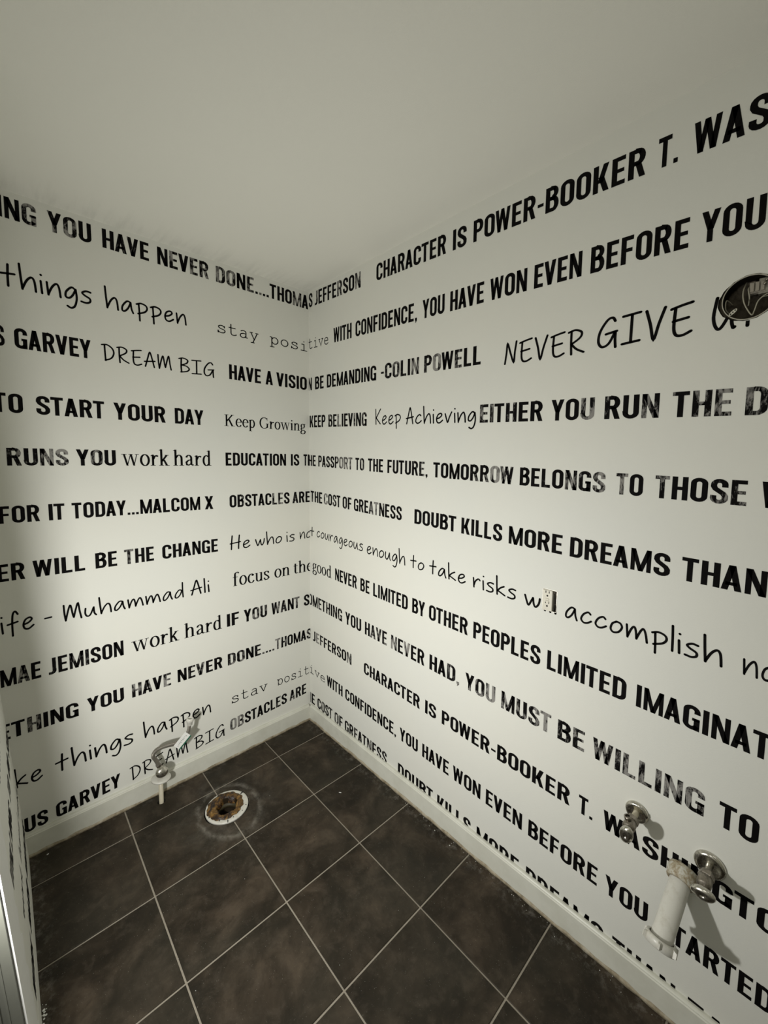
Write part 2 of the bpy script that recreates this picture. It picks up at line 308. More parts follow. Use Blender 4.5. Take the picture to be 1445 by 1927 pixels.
HAND = {
'h': ([[(0, 1), (.03, .5), (.07, 0)], [(.07, .03), (.22, .38), (.38, .55), (.48, .42), (.52, 0)]], .52),
'n': ([[(0, .52), (.04, 0)], [(.04, .03), (.18, .36), (.34, .53), (.43, .38), (.47, 0)]], .47),
'm': ([[(0, .52), (.05, 0)], [(.05, .03), (.18, .4), (.28, .5), (.34, .32), (.37, .03)], [(.37, .05), (.5, .4), (.6, .52), (.68, .34), (.74, 0)]], .74),
'a': ([[(.4, .5), (.24, .53), (.05, .28), (.02, .06), (.12, .02), (.28, .2), (.4, .5)], [(.4, .5), (.43, .2), (.5, 0)]], .5),
'p': ([[(.1, .52), (.12, .1), (.13, -.3)], [(0, .5), (.2, .58), (.42, .52), (.48, .36), (.36, .18), (.06, .04)]], .49),
'e': ([[(.06, .24), (.24, .3), (.38, .44), (.3, .54), (.12, .46), (.03, .24), (.08, .04), (.24, 0), (.44, .14)]], .45),
't': ([[(.24, .86), (.22, .4), (.22, 0)], [(0, .46), (.44, .52)]], .45),
'i': ([[(.02, .5), (.05, 0)], [(.03, .76), (.04, .75)]], .07),
'g': ([[(.4, .46), (.26, .54), (.06, .32), (.03, .1), (.16, .06), (.3, .22), (.41, .48)], [(.41, .48), (.44, .1), (.36, -.24), (.22, -.36), (.08, -.3)]], .45),
's': ([[(.37, .5), (.2, .52), (.05, .42), (.14, .32), (.33, .22), (.34, .08), (.2, 0), (0, .02)]], .38),
'k': ([[(0, 1), (.02, .5), (.05, 0)], [(.4, .52), (.22, .4), (.05, .2)], [(.05, .22), (.2, .16), (.46, .04)]], .46),
'r': ([[(0, .52), (.04, 0)], [(.04, .1), (.12, .36), (.28, .52), (.38, .46)]], .38),
'c': ([[(.4, .46), (.3, .53), (.12, .4), (.02, .16), (.12, .02), (.28, .04), (.44, .16)]], .44),
'o': ([[(.24, .5), (.08, .38), (.02, .14), (.12, .01), (.32, .08), (.44, .3), (.38, .46), (.24, .5), (.2, .48)]], .45),
'u': ([[(.02, .5), (.0, .2), (.08, .02), (.22, .08), (.38, .5)], [(.38, .5), (.4, .15), (.48, 0)]], .48),
'w': ([[(0, .5), (.08, .2), (.16, .02), (.28, .3), (.34, .46)], [(.34, .46), (.38, .14), (.46, .02), (.58, .22), (.62, .5)]], .63),
'l': ([[(0, 1), (.02, .5), (.03, 0)]], .04),
'd': ([[(.4, .46), (.24, .52), (.05, .28), (.02, .06), (.14, .02), (.3, .2), (.4, .48)], [(.44, 1), (.44, .4), (.46, 0)]], .47),
'v': ([[(0, .5), (.08, .24), (.17, .02), (.28, .3), (.42, .58)]], .43),
'f': ([[(.44, .8), (.34, .95), (.24, .8), (.2, .3), (.2, -.2)], [(.02, .36), (.42, .44)]], .45),
'D': ([[(.13, .95), (.14, .5), (.16, .0)], [(0, .96), (.26, 1), (.5, .8), (.56, .5), (.42, .18), (.14, .02)]], .57),
'R': ([[(.1, .97), (.1, .5), (.12, 0)], [(0, .94), (.24, 1), (.46, .88), (.42, .66), (.1, .42)], [(.12, .42), (.3, .2), (.56, .04)]], .56),
'E': ([[(.0, .88), (.25, .95), (.5, 1)], [(.1, .9), (.08, .3), (.14, .04), (.3, .0), (.5, .1)], [(.06, .48), (.42, .54)]], .5),
'A': ([[(.04, 0), (.16, .5), (.28, .96), (.36, .8), (.52, 0)], [(0, .32), (.56, .42)]], .56),
'M': ([[(.02, .92), (.04, .4), (.08, 0)], [(.08, .02), (.2, .6), (.3, .86), (.38, .3), (.42, .12)], [(.42, .12), (.52, .6), (.62, .92), (.68, .4), (.74, 0)]], .75),
'B': ([[(.12, .96), (.1, .4), (.12, 0)], [(0, .92), (.2, 1), (.44, .9), (.4, .68), (.12, .5)], [(.12, .5), (.38, .46), (.52, .28), (.4, .1), (.08, 0)]], .52),
'I': ([[(.0, .95), (.48, 1)], [(.25, .96), (.24, .03)], [(0, .0), (.48, .05)]], .48),
'G': ([[(.5, .86), (.42, .99), (.26, .92), (.06, .56), (.02, .2), (.14, .0), (.34, .1), (.5, .46)], [(.24, .44), (.56, .5)], [(.52, .48), (.52, .2), (.54, -.06)]], .57),
'N': ([[(.0, 0), (.06, .5), (.1, .95), (.24, .5), (.4, .04), (.44, .5), (.5, 1)]], .5),
'V': ([[(0, .98), (.12, .5), (.22, 0), (.34, .5), (.48, 1)]], .48),
'U': ([[(.06, .96), (.0, .4), (.08, .06), (.2, .06), (.38, .5), (.44, 1)], [(.44, 1), (.42, .3), (.46, .02), (.5, .02)]], .5),
'P': ([[(.12, .96), (.12, .4), (.12, 0)], [(0, .92), (.26, 1), (.48, .84), (.4, .6), (.1, .46)]], .48),
'K': ([[(.04, 1), (.06, .5), (.08, 0)], [(.52, 1), (.3, .7), (.08, .4)], [(.1, .42), (.3, .22), (.5, .02)]], .53),
'H': ([[(.12, 1), (.08, .5), (.06, 0)], [(.56, 1), (.52, .5), (.5, 0)], [(0, .42), (.3, .46), (.62, .5)]], .62),
'L': ([[(.06, 1), (.03, .4), (.05, .02), (.45, .05)]], .45),
'-': ([[(0, .36), (.36, .38)]], .36)}
def hand_glyph(c):
    S, w = HAND[c]; out = []
    for s in S: out += ribbon(spline(s), .043, rnd=True)
    return out, w
def serif_glyph(c):
    A, Tn, X = .060, .026, .66           # half widths of thick and thin strokes, x-height
    sf = lambda x, y, w=.13: rc(x-w, y-.016, x+w, y+.016)
    st = lambda x, y0, y1: rc(x-A, y0, x+A, y1)
    R_ = lambda P: ribbon(P, A, Tn)
    o = lambda cx: ribbon(arc(cx, X/2, .2, X/2-.0, 0, 360, 20)[:-1], A, Tn, True)
    if c == 'o': return o(.26), .52
    if c == 'c': return R_(arc(.27, X/2, .2, X/2, 40, 330, 16))+[[(.36+.09*math.cos(k), .56+.06*math.sin(k)) for k in [i*.8 for i in range(8)]]], .48
    if c == 'e': return R_(arc(.27, X/2, .2, X/2, 8, 325, 18))+rc(.08, .36, .48, .4), .5
    if c == 'k': return st(.13, 0, 1)+sf(.13, .016)+[[(.0, .95), (.13, 1), (.13, .96), (.02, .92)]]+R_([(.16, .27), (.42, X-.02)])+dg(.36, .02, .2, .36, .12)+sf(.45, .016, .12)+sf(.42, X-.02, .11), .58
    if c == 'h': return st(.13, 0, 1)+sf(.13, .016)+sf(.46, .016)+st(.46, 0, .46)+R_([(.14, .48)]+arc(.32, .46, .14, .2, 140, 0, 8))+[[(.0, .95), (.13, 1), (.13, .96), (.02, .92)]], .6
    if c == 'n': return st(.13, 0, X)+sf(.13, .016)+sf(.46, .016)+st(.46, 0, .46)+R_([(.14, .48)]+arc(.32, .46, .14, .2, 140, 0, 8))+[[(.0, .6), (.13, X+.02), (.13, .6), (.02, .57)]], .6
    if c == 'd': return st(.42, 0, 1)+R_(arc(.26, X/2, .17, X/2, 50, 310, 14))+[[(.29, .95), (.42, 1), (.42, .96), (.31, .92)]]+rc(.42, 0, .56, .035), .57
    if c == 'a': return R_([(.1, .52)]+arc(.24, .48, .14, .18, 150, 0, 8)+[(.38, .1), (.44, .03), (.52, .05)])+R_([(.38, .38), (.22, .34), (.1, .22), (.12, .06), (.24, .03), (.38, .14)]), .53
    if c == 'r': return st(.13, 0, X)+sf(.13, .016)+R_([(.15, .4), (.24, .58), (.36, .62)])+[[(.36+.06*math.cos(k), .58+.055*math.sin(k)) for k in [i*.8 for i in range(8)]]]+[[(.0, .6), (.13, X+.02), (.13, .6), (.02, .57)]], .42
    if c == 'w': return dg(.2, 0, .04, X, .1)+dg(.22, 0, .39, X, .045)+dg(.53, 0, .38, X, .1)+dg(.55, 0, .7, X, .045)+sf(.09, X)+sf(.42, X, .11)+sf(.73, X, .1), .84
    if c == 'f': return st(.16, 0, .84)+sf(.16, .016)+R_(arc(.3, .84, .14, .14, 180, 50, 8))+rc(.02, X-.04, .34, X)+[[(.38+.055*math.cos(k), .93+.05*math.sin(k)) for k in [i*.8 for i in range(8)]]], .4
    if c == 's': return R_([(.36, .5), (.34, .62), (.2, .66), (.08, .58), (.1, .44), (.32, .26), (.38, .14), (.28, .02), (.12, .02), (.05, .18)]), .42
    if c == 'u': return st(.13, .18, X)+R_([(.13, .2)]+arc(.27, .18, .14, .17, 180, 320, 8)+[(.42, .14)])+st(.45, 0, X)+rc(0, X-.035, .13, X)+rc(.33, X-.035, .45, X)+rc(.45, 0, .56, .035), .58
    if c == 't': return st(.15, .12, .82)+R_([(.15, .14), (.2, .03), (.32, .05)])+rc(.02, X-.04, .32, X), .34
    if c == 'p': return st(.13, -.3, X)+sf(.13, -.3)+R_(arc(.28, X/2, .18, X/2, 130, -130, 14))+[[(.0, .6), (.13, X+.02), (.13, .6), (.02, .57)]], .52
    if c == 'g': return ribbon(arc(.24, .46, .15, .19, 0, 360, 18)[:-1], A, Tn, True)+R_([(.16, .28), (.08, .18), (.14, .08), (.38, .05), (.48, -.06), (.42, -.22), (.24, -.28), (.08, -.22), (.06, -.08), (.16, .04)])+R_([(.36, .6), (.48, .66)]), .52
    if c == 'i': return st(.13, 0, X)+sf(.13, .016)+[[(.13+.07*math.cos(k), .88+.07*math.sin(k)) for k in [i*.8 for i in range(8)]]]+[[(.0, .6), (.13, X+.02), (.13, .6), (.02, .57)]], .27
    if c == 'K': return st(.18, 0, .95)+sf(.18, .016, .16)+sf(.18, .935, .16)+R_([(.22, .42), (.62, .93)])+dg(.55, .02, .3, .56, .14)+sf(.68, .016, .14)+sf(.64, .935, .13), .84
    if c == 'G': return R_(arc(.42, .475, .34, .475, 45, 320, 20))+st(.68, .08, .42)+sf(.68, .42, .13)+rc(.66, .68, .69, .93), .82
def mono_glyph(c):
    a = .062; X = 1.0; R_ = lambda P: ribbon(spline(P), a, rnd=True); Ls = lambda P: ribbon(P, a, rnd=True)
    if c == 's': return R_([(.82, .94), (.82, .74)])+R_([(.8, .82), (.66, .96), (.4, .98), (.2, .86), (.24, .66), (.5, .54), (.8, .44), (.88, .24), (.74, .06), (.5, .02), (.26, .08), (.14, .2)])+R_([(.13, .02), (.13, .28)]), 1
    if c == 't': return R_([(.3, 1.45), (.3, .6), (.32, .16), (.5, .02), (.72, .04), (.9, .14)])+Ls([(.08, .98), (.78, .98)]), 1
    if c == 'a': return R_([(.2, .88), (.4, .98), (.62, .96), (.76, .8), (.76, .4), (.76, .06)])+Ls([(.76, .05), (.94, .05)])+R_([(.76, .56), (.5, .6), (.2, .5), (.1, .3), (.18, .08), (.42, .01), (.64, .1), (.76, .26)]), 1
    if c == 'y': return Ls([(.12, .98), (.5, .02)])+Ls([(.88, .98), (.34, -.42)])+Ls([(0, .98), (.3, .98)])+Ls([(.7, .98), (1, .98)])+Ls([(.12, -.42), (.5, -.42)]), 1
    if c == 'p': return Ls([(.2, .98), (.2, -.42)])+Ls([(.02, .98), (.2, .98)])+Ls([(.02, -.42), (.46, -.42)])+ribbon(arc(.56, .5, .37, .48, 0, 360, 22)[:-1], a, None, True), 1
    if c == 'o': return ribbon(arc(.5, .5, .42, .48, 0, 360, 22)[:-1], a, None, True), 1
    if c == 'i': return Ls([(.5, .98), (.5, .03)])+Ls([(.2, .98), (.5, .98)])+Ls([(.12, .03), (.88, .03)])+[[(.49+.085*math.cos(k), 1.38+.085*math.sin(k)) for k in [i*.8 for i in range(8)]]], 1
    if c == 'v': return Ls([(.1, .98), (.5, .02), (.9, .98)])+Ls([(0, .98), (.3, .98)])+Ls([(.7, .98), (1, .98)]), 1
    if c == 'e': return R_([(.1, .54), (.5, .54), (.88, .54)])+R_([(.88, .54), (.8, .84), (.5, .98), (.2, .84), (.09, .5), (.2, .16), (.5, .02), (.74, .06), (.9, .18)]), 1
FONT = {'b': (bold_glyph, .085), 'h': (hand_glyph, .16), 's': (serif_glyph, .03), 'm': (mono_glyph, .25)}
def set_word(text, font):
    """returns [(polygons, left edge)] and the ink extents"""
    fn, gap = FONT[font]; x = 0; res = []; ext = []
    for c in text:
        P, w = fn(c)
        kern = -.05 if font == 'b' and c in 'AVTYW' and res else 0
        x += kern
        res.append([[(px+x, py) for px, py in poly] for poly in P])
        xs = [p[0] for poly in res[-1] for p in poly]; ext.append((min(xs), max(xs)))
        x += w+gap
    return res, ext
WORDS = [
('L',1,'b','SOMETHING',-1.2047,-1.1199,2.3490,0.0000,0.0710,1,-2),
('L',1,'b','YOU',-1.0901,-0.9590,2.3490,0.0000,0.0710,1,0),
('L',1,'b','HAVE',-0.9242,-0.7623,2.3490,0.0000,0.0710,1,0),
('L',1,'b','NEVER',-0.7306,-0.5183,2.3490,0.0000,0.0710,1,0),
('L',1,'b','DONE....',-0.4856,-0.2202,2.3490,0.0000,0.0710,1,0),
('L',1,'b','THOMA',-0.2154,0.0128,2.3490,0.0000,0.0710,1,0),
('L',2,'h','things',-1.2287,-0.9673,2.1225,0.0000,0.0840,0,0),
('L',2,'h','happen',-0.9264,-0.6203,2.1225,0.0000,0.0800,0,0),
('L',2,'m','stay',-0.4838,-0.2784,2.1225,0.0000,0.0340,0,0),
('L',2,'m','posi',-0.2181,0.0054,2.1235,0.0000,0.0340,0,0),
('L',3,'b','MARCUS',-1.2514,-1.2260,1.9135,0.0000,0.0700,0,-1),
('L',3,'b','GARVEY',-1.2003,-0.9782,1.9135,0.0000,0.0700,0,0),
('L',3,'h','DREAM',-0.9453,-0.6877,1.9155,0.0000,0.0620,0,0),
('L',3,'h','BIG',-0.6608,-0.5026,1.9135,0.0000,0.0620,0,0),
('L',3,'b','HAVE',-0.4333,-0.2699,1.9135,0.0000,0.0700,0,0),
('L',3,'b','A',-0.2447,-0.2039,1.9135,0.0000,0.0700,0,0),
('L',3,'b','VISIO',-0.1839,0.0012,1.9135,0.0000,0.0700,0,0),
('L',4,'b','TO',-1.2686,-1.1889,1.6845,0.0000,0.0680,0,0),
('L',4,'b','START',-1.1528,-0.9437,1.6845,0.0000,0.0680,0,0),
('L',4,'b','YOUR',-0.9122,-0.7199,1.6845,0.0000,0.0680,0,0),
('L',4,'b','DAY',-0.6822,-0.5586,1.6845,0.0000,0.0680,0,0),
('L',4,'s','Keep',-0.4615,-0.3058,1.6885,0.0000,0.0580,0,0),
('L',4,'s','Growing',-0.2818,-0.0060,1.6885,0.0000,0.0580,0,0),
('L',5,'b','RUNS',-1.2414,-1.0665,1.4970,0.0000,0.0630,1,0),
('L',5,'b','YOU',-1.0427,-0.9116,1.4970,0.0000,0.0630,1,0),
('L',5,'s','work',-0.8928,-0.7100,1.4970,0.0000,0.0710,0,0),
('L',5,'s','hard',-0.6946,-0.5282,1.4970,0.0000,0.0710,0,0),
('L',5,'b','EDUCATION',-0.4599,-0.1318,1.4970,0.0000,0.0630,0,0),
('L',5,'b','IS',-0.1022,-0.0499,1.4970,0.0000,0.0630,0,0),
('L',5,'b','TH',-0.0230,0.0305,1.4970,0.0000,0.0630,0,0),
('L',6,'b','FOR',-1.2729,-1.1612,1.2900,0.0000,0.0620,0,0),
('L',6,'b','IT',-1.1354,-1.0874,1.2900,0.0000,0.0620,0,0),
('L',6,'b','TODAY...',-1.0654,-0.8379,1.2900,0.0000,0.0620,0,0),
('L',6,'b','MALCOM',-0.8314,-0.5841,1.2900,0.0000,0.0620,0,0),
('L',6,'b','X',-0.5632,-0.5241,1.2900,0.0000,0.0620,0,0),
('L',6,'b','OBSTACLES',-0.4448,-0.1125,1.2900,0.0000,0.0620,1,0),
('L',6,'b','ARE',-0.0948,0.0175,1.2900,0.0000,0.0620,1,0),
('L',7,'b','EVER',-1.2881,-1.2129,1.0800,0.0000,0.0630,0,-2),
('L',7,'b','WILL',-1.1906,-1.0330,1.0800,0.0000,0.0630,0,0),
('L',7,'b','BE',-0.9985,-0.9241,1.0800,0.0000,0.0630,0,0),
('L',7,'b','THE',-0.8978,-0.7863,1.0800,0.0000,0.0630,1,0),
('L',7,'b','CHANGE',-0.7526,-0.5072,1.0800,0.0000,0.0630,0,0),
('L',7,'h','He',-0.4493,-0.3405,1.0800,0.0000,0.0680,0,0),
('L',7,'h','who',-0.3164,-0.1605,1.0800,0.0000,0.0680,0,0),
('L',7,'h','is',-0.1349,-0.0828,1.0800,0.0000,0.0680,0,0),
('L',7,'h','no',-0.0517,0.0253,1.0860,0.0000,0.0680,0,0),
('L',8,'h','Life',-1.2885,-1.1955,0.8900,0.0000,0.0780,0,-3),
('L',8,'h','-',-1.1677,-1.1429,0.8900,0.0000,0.0700,0,0),
('L',8,'h','Muhammad',-1.1106,-0.6687,0.8900,0.0000,0.0680,0,0),
('L',8,'h','Ali',-0.6404,-0.5513,0.8900,0.0000,0.0680,0,0),
('L',8,'s','focus',-0.4368,-0.2363,0.8910,0.0000,0.0700,0,0),
('L',8,'s','on',-0.2091,-0.1152,0.8910,0.0000,0.0700,0,0),
('L',8,'s','the',-0.0915,0.0392,0.8910,0.0000,0.0700,0,0),
('L',9,'b','MAE',-1.2986,-1.1861,0.6900,0.0000,0.0650,1,0),
('L',9,'b','JEMISON',-1.1637,-0.9154,0.6900,0.0000,0.0650,1,0),
('L',9,'s','work',-0.8864,-0.6944,0.6900,0.0000,0.0710,0,0),
('L',9,'s','hard',-0.6717,-0.4970,0.6900,0.0000,0.0710,0,0),
('L',9,'b','IF',-0.4716,-0.4093,0.6900,0.0000,0.0650,1,0),
('L',9,'b','YOU',-0.3834,-0.2546,0.6900,0.0000,0.0650,1,0),
('L',9,'b','WANT',-0.2288,-0.0551,0.6900,0.0000,0.0650,1,0),
('L',9,'b','SO',-0.0260,0.0535,0.6900,0.0000,0.0650,1,0),
('L',10,'b','SOMETHING',-1.2791,-1.0778,0.4880,0.0000,0.0600,1,-5),
('L',10,'b','YOU',-1.0506,-0.9215,0.4880,0.0000,0.0600,1,0),
('L',10,'b','HAVE',-0.8916,-0.7355,0.4880,0.0000,0.0600,1,0),
('L',10,'b','NEVER',-0.7069,-0.4988,0.4880,0.0000,0.0600,1,0),
('L',10,'b','DONE....',-0.4717,-0.2150,0.4880,0.0000,0.0600,1,0),
('L',10,'b','THOMAS',-0.2095,0.0249,0.4880,0.0000,0.0600,1,0),
('L',11,'h','make',-1.2817,-1.1995,0.2888,-0.0097,0.0730,0,-2),
('L',11,'h','things',-1.1628,-0.8938,0.2876,-0.0097,0.0780,0,0),
('L',11,'h','happen',-0.8559,-0.5592,0.2847,-0.0097,0.0740,0,0),
('L',11,'m','stay',-0.4559,-0.2584,0.2808,-0.0097,0.0340,0,0),
('L',11,'m','posit',-0.2014,0.0055,0.2783,-0.0097,0.0340,0,0),
('L',12,'b','MARCUS',-1.2630,-1.1921,0.0931,0.0560,0.0600,0,-2),
('L',12,'b','GARVEY',-1.1673,-0.9490,0.0984,0.0560,0.0600,0,0),
('L',12,'h','DREAM',-0.9142,-0.6706,0.1126,0.0560,0.0600,0,0),
('L',12,'h','BIG',-0.6444,-0.4946,0.1237,0.0560,0.0600,0,0),
('L',12,'b','OBSTACLES',-0.4666,-0.1414,0.1377,0.0560,0.0600,1,0),
('L',12,'b','ARE',-0.1244,-0.0150,0.1568,0.0560,0.0600,1,0),
('R',1,'b','S',-0.0127,0.0223,2.3581,-0.0430,0.0730,0,0),
('R',1,'b','JEFFERSON',0.0446,0.4292,2.3557,-0.0430,0.0730,1,0),
('R',1,'b','CHARACTER',0.5396,0.9367,2.3344,-0.0430,0.0730,0,0),
('R',1,'b','IS',0.9687,1.0311,2.3160,-0.0430,0.0730,0,0),
('R',1,'b','POWER-BOOKER',1.0605,1.6017,2.3120,-0.0430,0.0730,0,0),
('R',1,'b','T.',1.6296,1.6734,2.2876,-0.0430,0.0730,0,0),
('R',1,'b','WASHINGTON',1.7047,1.8018,2.2844,-0.0430,0.0730,0,2),
('R',2,'m','tive',-0.0173,0.1685,2.1389,-0.0401,0.0360,0,0),
('R',2,'b','WITH',0.2142,0.3626,2.1276,-0.0401,0.0725,0,0),
('R',2,'b','CONFIDENCE,',0.3925,0.7919,2.1205,-0.0401,0.0725,0,0),
('R',2,'b','YOU',0.8218,0.9358,2.1032,-0.0401,0.0725,0,0),
('R',2,'b','HAVE',0.9623,1.1121,2.0976,-0.0401,0.0725,0,0),
('R',2,'b','WON',1.1374,1.2757,2.0906,-0.0401,0.0725,0,0),
('R',2,'b','EVEN',1.3003,1.4492,2.0840,-0.0401,0.0725,0,0),
('R',2,'b','BEFORE',1.4740,1.7085,2.0770,-0.0401,0.0725,0,0),
('R',2,'b','YOU',1.7327,1.8506,2.0667,-0.0401,0.0725,0,0),
('R',3,'b','N',-0.0234,0.0124,1.9148,-0.0323,0.0675,0,0),
('R',3,'b','BE',0.0443,0.1257,1.9126,-0.0323,0.0675,0,0),
('R',3,'b','DEMANDING',0.1553,0.5456,1.9090,-0.0323,0.0675,0,0),
('R',3,'b','-COLIN',0.5762,0.8080,1.8954,-0.0323,0.0675,1,0),
('R',3,'b','POWELL',0.8361,1.1071,1.8870,-0.0323,0.0675,1,0),
('R',3,'h','NEVER',1.2018,1.4697,1.8632,-0.0323,0.0700,0,0),
('R',3,'h','GIVE',1.5029,1.7305,1.8615,-0.0323,0.0780,0,0),
('R',3,'h','UP',1.7668,1.8683,1.8530,-0.0323,0.0780,0,0),
('R',4,'b','KEEP',-0.0106,0.1414,1.7104,-0.0356,0.0645,0,0),
('R',4,'b','BELIEVING',0.1680,0.4806,1.7040,-0.0356,0.0645,1,0),
('R',4,'h','Keep',0.5404,0.7070,1.6968,-0.0356,0.0680,0,0),
('R',4,'h','Achieving',0.7366,1.0946,1.6878,-0.0356,0.0680,0,0),
('R',4,'b','EITHER',1.1104,1.3483,1.6705,-0.0356,0.0645,1,0),
('R',4,'b','YOU',1.3760,1.5064,1.6610,-0.0356,0.0645,1,0),
('R',4,'b','RUN',1.5342,1.6694,1.6554,-0.0356,0.0645,1,0),
('R',4,'b','THE',1.6982,1.8185,1.6496,-0.0356,0.0645,1,0),
('R',4,'b','DAY',1.8431,1.8823,1.6444,-0.0356,0.0645,1,1),
('R',5,'b','HE',-0.0208,0.0477,1.4968,-0.0347,0.0601,0,0),
('R',5,'b','PASSPORT',0.0731,0.3717,1.4936,-0.0347,0.0601,1,0),
('R',5,'b','TO',0.3959,0.4626,1.4824,-0.0347,0.0601,1,0),
('R',5,'b','THE',0.4912,0.5966,1.4790,-0.0347,0.0601,0,0),
('R',5,'b','FUTURE,',0.6257,0.8656,1.4744,-0.0347,0.0601,1,0),
('R',5,'b','TOMORROW',0.8957,1.2527,1.4650,-0.0347,0.0601,1,0),
('R',5,'b','BELONGS',1.2771,1.5479,1.4518,-0.0347,0.0601,1,0),
('R',5,'b','TO',1.5757,1.6439,1.4414,-0.0347,0.0601,1,0),
('R',5,'b','THOSE',1.6722,1.8596,1.4380,-0.0347,0.0601,1,0),
('R',5,'b','WHO',1.8849,1.9362,1.4307,-0.0347,0.0601,0,1),
('R',6,'b','THE',-0.0044,0.1095,1.2948,-0.0382,0.0614,1,0),
('R',6,'b','COST',0.1264,0.2736,1.2898,-0.0382,0.0614,1,0),
('R',6,'b','OF',0.2930,0.3664,1.2834,-0.0382,0.0614,1,0),
('R',6,'b','GREATNESS',0.3859,0.7212,1.2799,-0.0382,0.0614,1,0),
('R',6,'b','DOUBT',0.7969,1.0172,1.2641,-0.0382,0.0614,0,0),
('R',6,'b','KILLS',1.0421,1.2186,1.2548,-0.0382,0.0614,0,0),
('R',6,'b','MORE',1.2444,1.4314,1.2470,-0.0382,0.0614,0,0),
('R',6,'b','DREAMS',1.4557,1.7191,1.2389,-0.0382,0.0614,0,0),
('R',6,'b','THAN',1.7442,1.9084,1.2279,-0.0382,0.0614,0,0),
('R',7,'h','t',-0.0162,0.0303,1.0991,-0.0360,0.0580,0,0),
('R',7,'h','courageous',0.0546,0.4579,1.1005,-0.0360,0.0640,0,0),
('R',7,'h','enough',0.4873,0.7474,1.0820,-0.0360,0.0660,0,0),
('R',7,'h','to',0.7758,0.8580,1.0716,-0.0360,0.0620,0,0),
('R',7,'h','take',0.8844,1.0699,1.0677,-0.0360,0.0640,0,0),
('R',7,'h','risks',1.1010,1.2805,1.0599,-0.0360,0.0660,0,0),
('R',7,'h','will',1.3099,1.4236,1.0483,-0.0360,0.0660,0,0),
('R',7,'h','accomplish',1.4504,1.8420,1.0433,-0.0360,0.0680,0,0),
('R',7,'h','not',1.8783,1.9076,1.0279,-0.0360,0.0680,0,1),
('R',8,'s','good',0.0107,0.1949,0.8981,-0.0328,0.0680,0,0),
('R',8,'b','NEVER',0.2287,0.4118,0.8909,-0.0328,0.0644,0,0),
('R',8,'b','BE',0.4397,0.5085,0.8840,-0.0328,0.0644,0,0),
('R',8,'b','LIMITED',0.5359,0.7660,0.8809,-0.0328,0.0644,0,0),
('R',8,'b','BY',0.7925,0.8662,0.8725,-0.0328,0.0644,0,0),
('R',8,'b','OTHER',0.8889,1.0848,0.8693,-0.0328,0.0644,0,0),
('R',8,'b','PEOPLES',1.1103,1.3770,0.8620,-0.0328,0.0644,0,0),
('R',8,'b','LIMITED',1.4001,1.6351,0.8525,-0.0328,0.0644,0,0),
('R',8,'b','IMAGINATION',1.6612,1.9413,0.8440,-0.0328,0.0644,0,8),
('R',9,'b','OMETHING',-0.0319,0.2920,0.6908,-0.0379,0.0652,1,0),
('R',9,'b','YOU',0.3184,0.4479,0.6775,-0.0379,0.0652,0,0),
('R',9,'b','HAVE',0.4766,0.6345,0.6715,-0.0379,0.0652,1,0),
('R',9,'b','NEVER',0.6629,0.8683,0.6645,-0.0379,0.0652,1,0),
('R',9,'b','HAD,',0.8972,1.0513,0.6556,-0.0379,0.0652,1,0),
('R',9,'b','YOU',1.0804,1.2135,0.6487,-0.0379,0.0652,1,0),
('R',9,'b','MUST',1.2390,1.4228,0.6427,-0.0379,0.0652,1,0),
('R',9,'b','BE',1.4456,1.5297,0.6349,-0.0379,0.0652,2,0),
('R',9,'b','WILLING',1.5542,1.8305,0.6307,-0.0379,0.0652,2,0),
('R',9,'b','TO',1.8587,1.9344,0.6192,-0.0379,0.0652,1,0),
('R',10,'b','JEFFERSON',0.0124,0.3712,0.4831,-0.0360,0.0590,1,0),
('R',10,'b','CHARACTER',0.4714,0.8473,0.4666,-0.0360,0.0590,0,0),
('R',10,'b','IS',0.8781,0.9392,0.4519,-0.0360,0.0590,0,0),
('R',10,'b','POWER-BOOKER',0.9696,1.4947,0.4486,-0.0360,0.0590,0,0),
('R',10,'b','T.',1.5227,1.5648,0.4287,-0.0360,0.0590,0,0),
('R',10,'b','WASHINGTON',1.5955,1.9380,0.4261,-0.0360,0.0590,0,8),
('R',11,'m','ive',-0.0220,0.1307,0.2783,-0.0308,0.0340,0,0),
('R',11,'b','WITH',0.1512,0.2960,0.2689,-0.0308,0.0605,0,0),
('R',11,'b','CONFIDENCE,',0.3201,0.7039,0.2637,-0.0308,0.0605,0,0),
('R',11,'b','YOU',0.7282,0.8407,0.2512,-0.0308,0.0605,0,0),
('R',11,'b','HAVE',0.8665,1.0110,0.2469,-0.0308,0.0605,0,0),
('R',11,'b','WON',1.0333,1.1647,0.2418,-0.0308,0.0605,0,0),
('R',11,'b','EVEN',1.1886,1.3370,0.2370,-0.0308,0.0605,0,0),
('R',11,'b','BEFORE',1.3610,1.5883,0.2317,-0.0308,0.0605,0,0),
('R',11,'b','YOU',1.6112,1.7250,0.2240,-0.0308,0.0605,0,0),
('R',11,'b','STARTED',1.7499,1.9489,0.2197,-0.0308,0.0605,0,6),
('R',12,'b','HE',-0.0480,0.0283,0.0965,-0.0320,0.0620,0,0),
('R',12,'b','COST',0.0567,0.2019,0.0932,-0.0320,0.0620,1,0),
('R',12,'b','OF',0.2231,0.2966,0.0879,-0.0320,0.0620,1,0),
('R',12,'b','GREATNESS',0.3166,0.6439,0.0849,-0.0320,0.0620,1,0),
('R',12,'b','DOUBT',0.7200,0.9304,0.0720,-0.0320,0.0620,0,0),
('R',12,'b','KILLS',0.9553,1.1256,0.0644,-0.0320,0.0620,0,0),
('R',12,'b','MORE',1.1531,1.3308,0.0581,-0.0320,0.0620,0,0),
('R',12,'b','DREAMS',1.3594,1.6151,0.0515,-0.0320,0.0620,0,0),
('R',12,'b','THAN',1.6399,1.7999,0.0425,-0.0320,0.0620,0,0),
